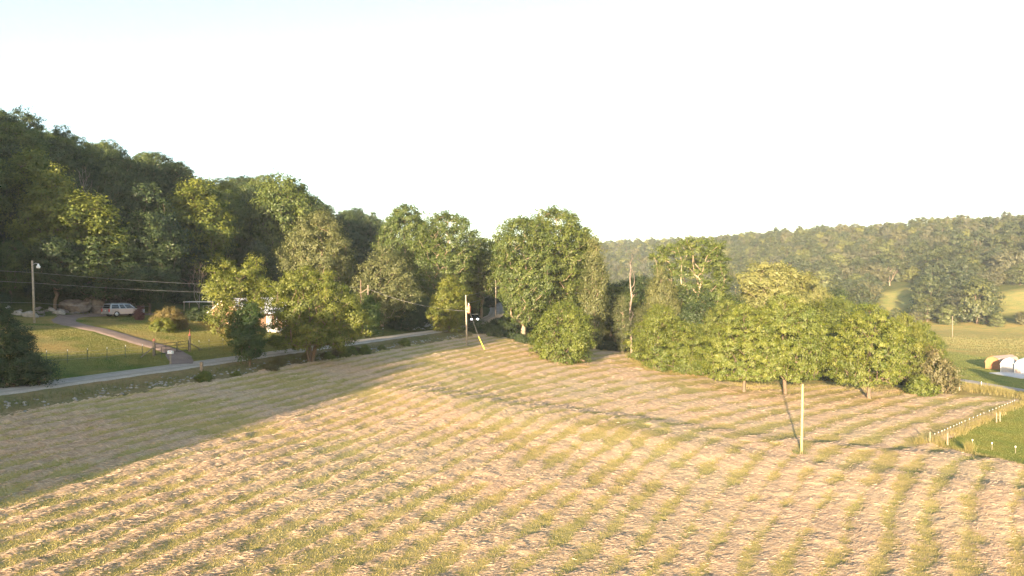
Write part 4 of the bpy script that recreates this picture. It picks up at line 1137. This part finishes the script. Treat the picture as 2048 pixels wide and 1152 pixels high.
# gate across the driveway
gA, gB = P(309, 712), P(378, 703)
dv = Vector((gB.x - gA.x, gB.y - gA.y, 0)); Lg = dv.length; rzg = math.atan2(dv.y, dv.x)
t = thing('driveway_gate', gA, 'black pipe gate closed across the driveway between braced wooden posts', 'gate', rzg)
dz = gB.z - gA.z
for X, Z, hh in ((-.1, 0, 1.75), (Lg + .1, dz, 1.95)):
    po = MB().tube([(X, 0, Z - .4), (X, 0, Z + hh)], [.15, .13], 8).build('post', M['post_wood'], t)
    MB().tube([(X, 0, Z + hh - .02), (X, 0, Z + hh + .16), (X, 0, Z + hh + .28)], [.16, .13, .03], 8).build('post_cap', M['red_paint'], po)
MB().tube([(Lg + .1, 0, dz + 2.2), (Lg + .16, 0, dz + 2.75)], [.05, .015], 6).build('finial', M['red_paint'], t)
for sx_, X, Z in ((-1, -.2, 0), (1, Lg + .2, dz)):
    MB().tube([(X, 0, Z + 1.0), (X + sx_ * 1.9, -.05, Z + .02)], .06, 6).build('brace', M['post_wood'], t)
for f0, f1, nm in ((.02, .62, 'leaf'), (.66, .98, 'leaf')):
    X0, X1 = Lg * f0, Lg * f1; R_ = .035
    zz = lambda X: dz * X / Lg
    lf_ = MB().tube([(X0, 0, zz(X0) + .12), (X0, 0, zz(X0) + 1.35)], R_, 6).tube([(X1, 0, zz(X1) + .12), (X1, 0, zz(X1) + 1.35)], R_, 6).build('gate_frame', M['black_pipe'], t)
    for hz in (.15, .55, .95, 1.32):
        MB().tube([(X0, 0, zz(X0) + hz), (X1, 0, zz(X1) + hz)], R_ * .8, 6).build('rail', M['black_pipe'], lf_)
    if f0 < .1:
        Xm = (X0 + X1) / 2; MB().tube([(Xm, .02, zz(Xm) + .12), (Xm, .02, zz(Xm) + 1.30)], R_ * .8, 6).build('upright', M['black_pipe'], lf_)
    else:
        MB().tube([(X0 + .25 + .25 * math.cos(a_), -.02, zz(X0) + 1.1 + .25 * math.sin(a_)) for a_ in np.linspace(0, 6.28, 13)], R_ * .6, 6).build('ring', M['black_pipe'], lf_)

# yard fence: steel posts with white tips and wire
def tfence(name, pts, label, cap_h=1.25, capm='white_cap', postm='tpost_green', r=.03, capr=.04, capl=.13, wires=(.35, .75, 1.1)):
    t_ = thing(name, pts[0], label, 'fence'); o_ = pts[0]
    for p_ in pts:
        q = p_ - o_; po_ = MB().tube([q + Vector((0, 0, -.2)), q + Vector((0, 0, cap_h))], r, 5).build('post', M[postm], t_)
        MB().tube([q + Vector((0, 0, cap_h - .03)), q + Vector((0, 0, cap_h + capl))], [capr, capr * .9], 6).build('cap', M[capm], po_)
    for hz in wires:
        for a2, b2 in zip(pts, pts[1:]):
            MB().tube([a2 - o_ + Vector((0, 0, hz)), b2 - o_ + Vector((0, 0, hz))], .008, 4, False).build('wire', M['wire'], t_)
    return t_
tfence('yard_fence', [P(a, c) for a, c in ((60, 732), (93, 729), (135, 726), (175, 723), (214, 720), (251, 715), (285, 713))], 'low wire fence on white tipped posts along the yard, cedar side of the gate')
tfence('yard_fence', [P(a, c) for a, c in ((398, 703), (418, 701), (446, 698), (472, 694), (560, 684))], 'low wire fence on white tipped steel posts beyond the gate in front of the house')
tfence('yard_fence', [at(a, c) for a, c in ((728, 119), (741, 121), (752, 124), (766, 128))], 'short run of white tipped steel posts under the young green tree')
stake('gate_stake', 323, 717, 1.25, .035, M['tpost_green'], 'thin white tipped stake just before the gate')
# electric fence on the right
pts = [FENCE_A.lerp(FENCE_B, f) for f in (0, .14)]
q_ = [(1876, 868 + 22), (1885, 886.5), (1894, 884), (1903, 881), (1911, 879), (1920, 876.5), (1928, 874), (1936, 871), (1943, 868.5), (1949, 866), (1956, 864), (1963, 861), (1970, 857), (1976, 853), (1982, 849), (1987, 846.5), (1993, 843), (2001, 838), (2006, 835), (2012, 832), (2017, 829), (2022, 826.5), (2026, 824), (2031, 821.5), (2035, 819), (2040, 817), (2044, 815)]
pts = [FENCE_A.lerp(FENCE_B, (P(a, c) - FENCE_A).dot(FENCE_B - FENCE_A) / (FENCE_B - FENCE_A).length_squared) for a, c in q_]
for p_ in pts: p_.z = H1(p_.x, p_.y)
tfence('electric_fence', pts, 'electric fence on thin stakes with white insulators dividing hayfield and green pen', 1.0, 'white_cap', 'post_wood', .014, .036, .10, (.6, .95))
for px, py, lb in ((1860, 888, 'wooden corner post in the high golden grass'), (1895, 890, 'second wooden corner post beside the green pen')): stake('corner_post', px, py, 1.5, .12, M['post_wood'], lb)
for px, py, lb in ((1993, 845, 'first of two close wooden posts along the electric fence'), (2000, 843, 'second of two close wooden posts along the electric fence')): stake('line_post', px, py, 1.4, .10, M['post_wood'], lb)
for px, py in ((1945, 893), (1984, 900), (2031, 907)):
    t = stake('pen_stake', px, py, .75, .02, M['pole_wood'], 'thin stake with a white insulator inside the green pen', group='stakes in the green pen')
    MB().tube([(0, 0, .70), (0, 0, .88)], .07, 6).build('cap', M['white_cap'], t)
stake('lane_post', 1919, 781, 1.4, .13, M['pole_wood'], 'wooden post at the lane end of the oak row')
stake('lane_post', 1963, 771, .8, .06, M['white_cap'], 'small white marker beside the paved lane')
# off to the side of the pen, a tree whose shade crosses the shed lawn
joined_wood('shading_tree', [(78, 74, 0, 14.5, 8), (83, 72, 0, 15, 9), (89, 75, 0, 15, 9), (95, 80, 0, 14.5, 9)], 'clump of trees beside the green pen shading the shed lawn', 'trees')

# ------------------------------------------------------------------ vehicles
def vehicle(name, loc, rz, label, paint, L=5.6, W=2.0, Ht=1.93, lamps_on=False):
    t_ = thing(name, loc, label, 'car', rz)
    hl, hw = L / 2, W / 2
    z0, belt, hood = .38, 1.17, 1.10
    side = [(-hl, z0 + .18), (-hl + .12, z0), (hl - .22, z0), (hl, z0 + .12), (hl, .92), (hl - .14, hood - .02), (hl - 1.25, hood + .08), (hl - 1.4, belt), (-hl + .06, belt)]
    # wheel arches cut into the side outline
    arch = []
    for cx in (-hl + 1.12, hl - .98):
        arch.append([(cx + .47 * math.cos(a_), .40 + .47 * math.sin(a_)) for a_ in np.linspace(math.pi, 0, 9)])
    low = [(-hl, z0 + .18), (-hl + .12, z0)] + [q for q in arch[0] if q[1] >= z0] + [q for q in arch[1] if q[1] >= z0] + side[2:]
    body = MB(); n_ = len(low)
    rows = []
    for yy, ins in ((-hw, 0.), (-hw + .06, 0), (hw - .06, 0), (hw, 0)):
        k_ = .0 if abs(abs(yy) - hw) > .01 else .04
        rows.append([(x_ * (1 - k_ * .3), yy, z_ - (k_ if z_ > .9 else 0)) for x_, z_ in low])
    vs = [q for r_ in rows for q in r_]; fs = [tuple(range(n_)), tuple(range(4 * n_ - 1, 3 * n_ - 1, -1))]
    for j in range(3):
        for i in range(n_): fs.append((j * n_ + i, (j + 1) * n_ + i, (j + 1) * n_ + (i + 1) % n_, j * n_ + (i + 1) % n_))
    body.add(vs, fs); bd = body.build('body', M[paint], t_)
    # cabin
    bot = [(-hl + .08, hw - .03), (hl - 1.38, hw - .03)]; top = [(-hl + .28, hw - .20), (hl - 2.30, hw - .20)]
    def cab(x_f, z_f, sgn):      # point on the cabin side: x_f 0..1 rear to front, z_f 0..1
        xa = bot[0][0] + (bot[1][0] - bot[0][0]) * x_f; xb = top[0][0] + (top[1][0] - top[0][0]) * x_f
        return Vector((xa + (xb - xa) * z_f, sgn * (bot[0][1] + (top[0][1] - bot[0][1]) * z_f), belt - .02 + (Ht - belt) * z_f))
    c8 = [cab(0, 0, -1), cab(1, 0, -1), cab(1, 0, 1), cab(0, 0, 1), cab(0, 1, -1), cab(1, 1, -1), cab(1, 1, 1), cab(0, 1, 1)]
    cb = MB().add(c8, [(3, 2, 1, 0), (4, 5, 6, 7), (0, 1, 5, 4), (1, 2, 6, 5), (2, 3, 7, 6), (3, 0, 4, 7)])
    cb.build('cabin', M[paint], t_, bevel=.05)
    for sgn in (-1, 1):
        for f0, f1 in ((.06, .36), (.41, .61), (.65, .93)):
            q = [cab(f0, .12, sgn), cab(f1, .12, sgn), cab(min(f1, .95), .86, sgn), cab(f0, .86, sgn)]
            o_ = Vector((0, sgn * .012, .004)); MB().add([v + o_ for v in q] + [v - o_ * 2 for v in q], [(0, 1, 2, 3), (7, 6, 5, 4), (0, 4, 5, 1), (1, 5, 6, 2), (2, 6, 7, 3), (3, 7, 4, 0)]).build('window', M['dark_glass'], t_)
    for fx_, nm in ((0, 'rear_window'), (1, 'windscreen')):
        q = [cab(fx_, .14, -1), cab(fx_, .14, 1), cab(fx_, .88, 1), cab(fx_, .88, -1)]
        q = [Vector((v.x, v.y * .88, v.z)) for v in q]; o_ = Vector((-.014 if fx_ == 0 else .014, 0, .004))
        MB().add([v + o_ for v in q] + [v - o_ * 2 for v in q], [(0, 1, 2, 3), (7, 6, 5, 4), (0, 4, 5, 1), (1, 5, 6, 2), (2, 6, 7, 3), (3, 7, 4, 0)]).build(nm, M['dark_glass'], t_)
    for sgn in (-1, 1):
        for X in (-hl + 1.12, hl - .98):
            w_ = MB().tube([(X, sgn * (hw - .27), .40), (X, sgn * (hw - .02), .40)], .40, 18).build('wheel', M['tyre'], t_, True)
            MB().tube([(X, sgn * (hw - .05), .40), (X, sgn * (hw - .005), .40)], [.27, .25], 14).build('rim', M['rim'], w_, True)
            sp_ = MB()
            for k_ in range(6): sp_.box((X + .15 * math.cos(k_ * 1.047), sgn * (hw + .002), .40 + .15 * math.sin(k_ * 1.047)), (.07, .012, .07))
            sp_.build('rim_hole', M['plastic_dark'], w_)
        MB().box((-hl - .004, sgn * (hw - .14), .98), (.06, .20, .42)).build('tail_light', M['tail_red'], t_, bevel=.015)
        MB().box((hl - .02, sgn * (hw - .26), .86), (.08, .40, .22)).build('headlight', M['headlamp'] if lamps_on else M['white_metal'], t_, bevel=.02)
        MB().box((hl - 1.75, sgn * (hw + .10), 1.22), (.12, .2, .16)).build('wing_mirror', M[paint], t_, bevel=.02)
        MB().tube([(-hl + .5, sgn * (hw - .30), Ht + .06), (hl - 2.6, sgn * (hw - .30), Ht + .06)], .022, 6).build('roof_rail', M['steel'], t_)
        for f_ in (.40, .63):
            X = -hl + L * (.12 + .62 * f_); MB().box((X, sgn * (hw + .012), 1.0), (.2, .02, .04)).build('door_handle', M[paint], t_)
    MB().box((-hl - .02, 0, .55), (.16, W - .1, .22)).build('rear_bumper', M['plastic_dark' if lamps_on else 'steel'], t_, bevel=.03)
    MB().box((hl + .01, 0, .52), (.14, W - .1, .26)).build('front_bumper', M['plastic_dark'], t_, bevel=.03)
    MB().box((hl + .005, 0, .86), (.05, W - 1.0, .22)).build('grille', M['plastic_dark'], t_)
    MB().box((-hl - .055, -.05, .93), (.02, .32, .16)).build('number_plate', M['white_cap'], t_)
    for X in (-.7, .6): MB().box((X - .7, 0, Ht + .09), (.05, W - .6, .03)).build('cross_bar', M['steel'], t_)
    return t_
p = P(247, 634); vehicle('parked_car', (p.x, p.y, p.z + .10), math.atan2(.88, .47), 'silver estate car parked on the driveway before the rock ledge', 'silver_paint')
p = P(950, 645.5); vehicle('oncoming_car', (p.x, p.y, p.z + .10), math.atan2(-.97, .02), 'black car with headlights on coming along the shaded road', 'black_paint', 5.2, 1.95, 1.80, True)

# ------------------------------------------------------------------ house behind the trees
hp = at(505, 113); hp.z -= .1
t = thing('house', hp, 'tan brick house with a white metal gable roof hidden behind the yellow green trees', 'house', math.radians(60))
LW, DW, EV, RG = 9.5, 7.0, 2.7, 4.6
mb = MB()
wl = [(-LW / 2, -DW / 2), (LW / 2, -DW / 2), (LW / 2, DW / 2), (-LW / 2, DW / 2)]
mb.add([(x_, y_, -.8) for x_, y_ in wl] + [(x_, y_, EV) for x_, y_ in wl] + [(-LW / 2, 0, RG), (LW / 2, 0, RG)],
       [(0, 1, 5, 4), (2, 3, 7, 6), (1, 2, 6, 9, 5), (3, 0, 4, 8, 7)])
mb.build('wall', M['brick_tan'], t)
rf = MB()
for sg in (-1, 1):
    a_ = [(-LW / 2 - .5, 0, RG + .12), (LW / 2 + .5, 0, RG + .12), (LW / 2 + .5, sg * (DW / 2 + .6), EV - .22), (-LW / 2 - .5, sg * (DW / 2 + .6), EV - .22)]
    rf.add(a_ + [(v[0], v[1], v[2] - .12) for v in a_], [(0, 1, 2, 3), (7, 6, 5, 4), (0, 4, 5, 1), (1, 5, 6, 2), (2, 6, 7, 3), (3, 7, 4, 0)])
ro = rf.build('roof', M['roof_white'], t)
for k in range(22):
    X = -LW / 2 - .45 + k * (LW + .9) / 21
    for sg in (-1, 1): MB().tube([(X, sg * .05, RG + .14), (X, sg * (DW / 2 + .55), EV - .18)], .022, 4).build('roof_seam', M['roof_white'], ro)
for X in (-3.6, 0.2, 3.4):
    if X == .2:
        d_ = MB().box((X, -DW / 2 - .01, 1.0), (.95, .08, 2.05)).build('door', M['trim_white'], t); MB().box((X + .36, -DW / 2 - .07, 1.0), (.05, .06, .12)).build('handle', M['steel'], d_)
    else:
        w_ = MB().box((X, -DW / 2 - .012, 1.55), (1.5, .09, 1.25)).build('window', M['trim_white'], t)
        for dx_ in (-.34, .34): MB().box((X + dx_, -DW / 2 - .05, 1.55), (.6, .04, 1.05)).build('pane', M['dark_glass'], w_)
w_ = MB().box((-LW / 2 - .012, -.9, 1.55), (.09, 1.2, 1.2)).build('window', M['trim_white'], t); MB().box((-LW / 2 - .05, -.9, 1.55), (.04, 1.0, 1.0)).build('pane', M['dark_glass'], w_)
pr = MB().box((1.6, -DW / 2 - 1.45, 2.36), (4.4, 1.7, .10)).build('porch_roof', M['roof_white'], t)
MB().box((1.6, -DW / 2 - 1.3, -.25), (4.2, 2.2, .5)).build('porch_floor', M['concrete'], t)
for X in (-.3, 3.5): MB().box((X, -DW / 2 - 2.2, 1.05), (.12, .12, 2.5)).build('porch_post', M['trim_white'], t)

kp = P(418, 634); t = thing('dog_kennel', kp, 'dark wire kennel in a pale pipe frame beside the house', 'kennel', math.radians(8))
for X in (-.9, -.1, .75):
    for Y in (0, 2.2): MB().tube([(X, Y, -.2), (X, Y, 1.9)], .035, 6).build('upright', M['steel'], t)
for Y in (0, 2.2):
    for Z in (.06, 1.0, 1.86): MB().tube([(-.9, Y, Z), (.75, Y, Z)], .028, 6).build('rail', M['steel'], t)
    for X0, X1 in ((-.87, -.13), (-.07, .72)): MB().box(((X0 + X1) / 2, Y, .95), (X1 - X0, .015, 1.72)).build('mesh_panel', M['dark_mesh'], t)
for X in (-.9, .75): MB().box((X, 1.1, .95), (.015, 2.1, 1.72)).build('mesh_panel', M['dark_mesh'], t)
cp = at(402, 118); t = thing('carport', cp, 'low open carport with a thin pale flat roof beside the house', 'carport', math.radians(12))
MB().box((0, 0, 2.4), (4.6, 4.0, .08)).build('roof', M['carport_roof'], t)
for X in (-2.2, 2.2):
    for Y in (-1.8, 1.8): MB().box((X, Y, 1.0), (.10, .10, 2.7)).build('post', M['post_wood'], t)

# ------------------------------------------------------------------ sheds on the right
def gambrel(name, loc, rz, W, L, eave, peak, wallm, roofm, label, trim='trim_white', hole=None):
    """gable end at local -y, ridge along +y"""
    t_ = thing(name, loc, label, 'shed', rz)
    k = W / 2
    out = [(-k, -.25), (k, -.25), (k, eave), (k * .62, eave + (peak - eave) * .66), (0, peak), (-k * .62, eave + (peak - eave) * .66), (-k, eave)]
    MB().prism(out, 0, L).build('wall', M[wallm], t_)
    prof_ = [(k + .12, eave - .12), (k * .64 + .03, eave + (peak - eave) * .66 + .06), (0, peak + .09), (-k * .64 - .03, eave + (peak - eave) * .66 + .06), (-k - .12, eave - .12)]
    rp = prof_ + [(x_ * .97, z_ - .07) for x_, z_ in prof_[::-1]]
    rf_ = MB()
    n_ = 5
    vs = [(x_, -.18, z_) for x_, z_ in rp] + [(x_, L + .18, z_) for x_, z_ in rp]
    fs = []
    for i in range(10): fs.append((i, (i + 1) % 10, (i + 1) % 10 + 10, i + 10))
    for b_ in (0, 10):
        for i in range(4): fs.append((b_ + i, b_ + i + 1, b_ + 8 - i, b_ + 9 - i))
    rf_.add(vs, fs).build('roof', M[roofm], t_)
    for a2, b2 in zip(prof_, prof_[1:]):
        MB().tube([(a2[0], -.20, a2[1] - .04), (b2[0], -.20, b2[1] - .04)], .055, 4).build('rake_trim', M[trim], t_)
    for X in (-k, k): MB().box((X, -.015, (eave - .25) / 2), (.12, .06, eave + .25)).build('corner_trim', M[trim], t_)
    nb = int(W / .42)
    for i in range(1, nb): MB().box((-k + i * W / nb, -.010, eave * .5), (.035, .035, eave + .1)).build('batten', M[wallm], t_)
    nb = int(L / .6)
    for i in range(1, nb):
        for X in (-k - .008, k + .008): MB().box((X, i * L / nb, eave * .5 - .05), (.03, .035, eave - .15)).build('batten', M[wallm], t_)
    if hole == 'door':
        d_ = MB().box((k + .03, L * .35, 1.0), (.06, 1.7, 2.0)).build('door', M[trim], t_); MB().box((k + .08, L * .35 + .6, 1.0), (.05, .06, .2)).build('handle', M['steel'], d_)
    elif hole == 'front':
        d_ = MB().box((k * .25, -.04, 1.0), (1.5, .06, 2.0)).build('door', M[trim], t_); MB().box((k * .25 + .5, -.09, 1.0), (.06, .05, .2)).build('handle', M['steel'], d_)
    return t_
p = P(1982, 738.5); gambrel('wooden_shed', (p.x + .5, p.y, p.z), math.radians(-62), 3.4, 8.0, 1.75, 3.1, 'siding_brown', 'roof_brown', 'brown wooden barn roofed shed with orange sunlit end', 'siding_brown', 'door')
p = P(2015, 745); gambrel('white_shed', (p.x, p.y, p.z), math.radians(-40), 2.6, 3.6, 1.95, 3.15, 'siding_white', 'roof_white', 'white metal barn roofed shed between the brown shed and the slab', 'trim_white')
p = P(2046, 748); gambrel('tan_shed', (p.x, p.y, p.z), math.radians(-40), 3.0, 5.0, 2.1, 3.3, 'siding_tan', 'roof_white', 'tan shed with a white door behind the concrete slab', 'trim_white', 'front')

# ------------------------------------------------------------------ evening haze
HAZE = 0.00013
mb = MB().box((150, 500, 60), (2600, 2200, 240))
m = bpy.data.materials.new('haze'); m.use_nodes = True; nt = m.node_tree
nt.nodes.remove(nt.nodes['Principled BSDF'])
pv = N(nt, 'ShaderNodeVolumePrincipled', Density=HAZE); pv.inputs['Color'].default_value = (.72, .84, 1.0, 1); pv.inputs['Anisotropy'].default_value = 0.
nt.links.new(pv.outputs[0], nt.nodes['Material Output'].inputs['Volume'])
if HAZE: mb.build('haze', m, label='thin pale evening haze over the valley', cat='haze', kind='stuff')
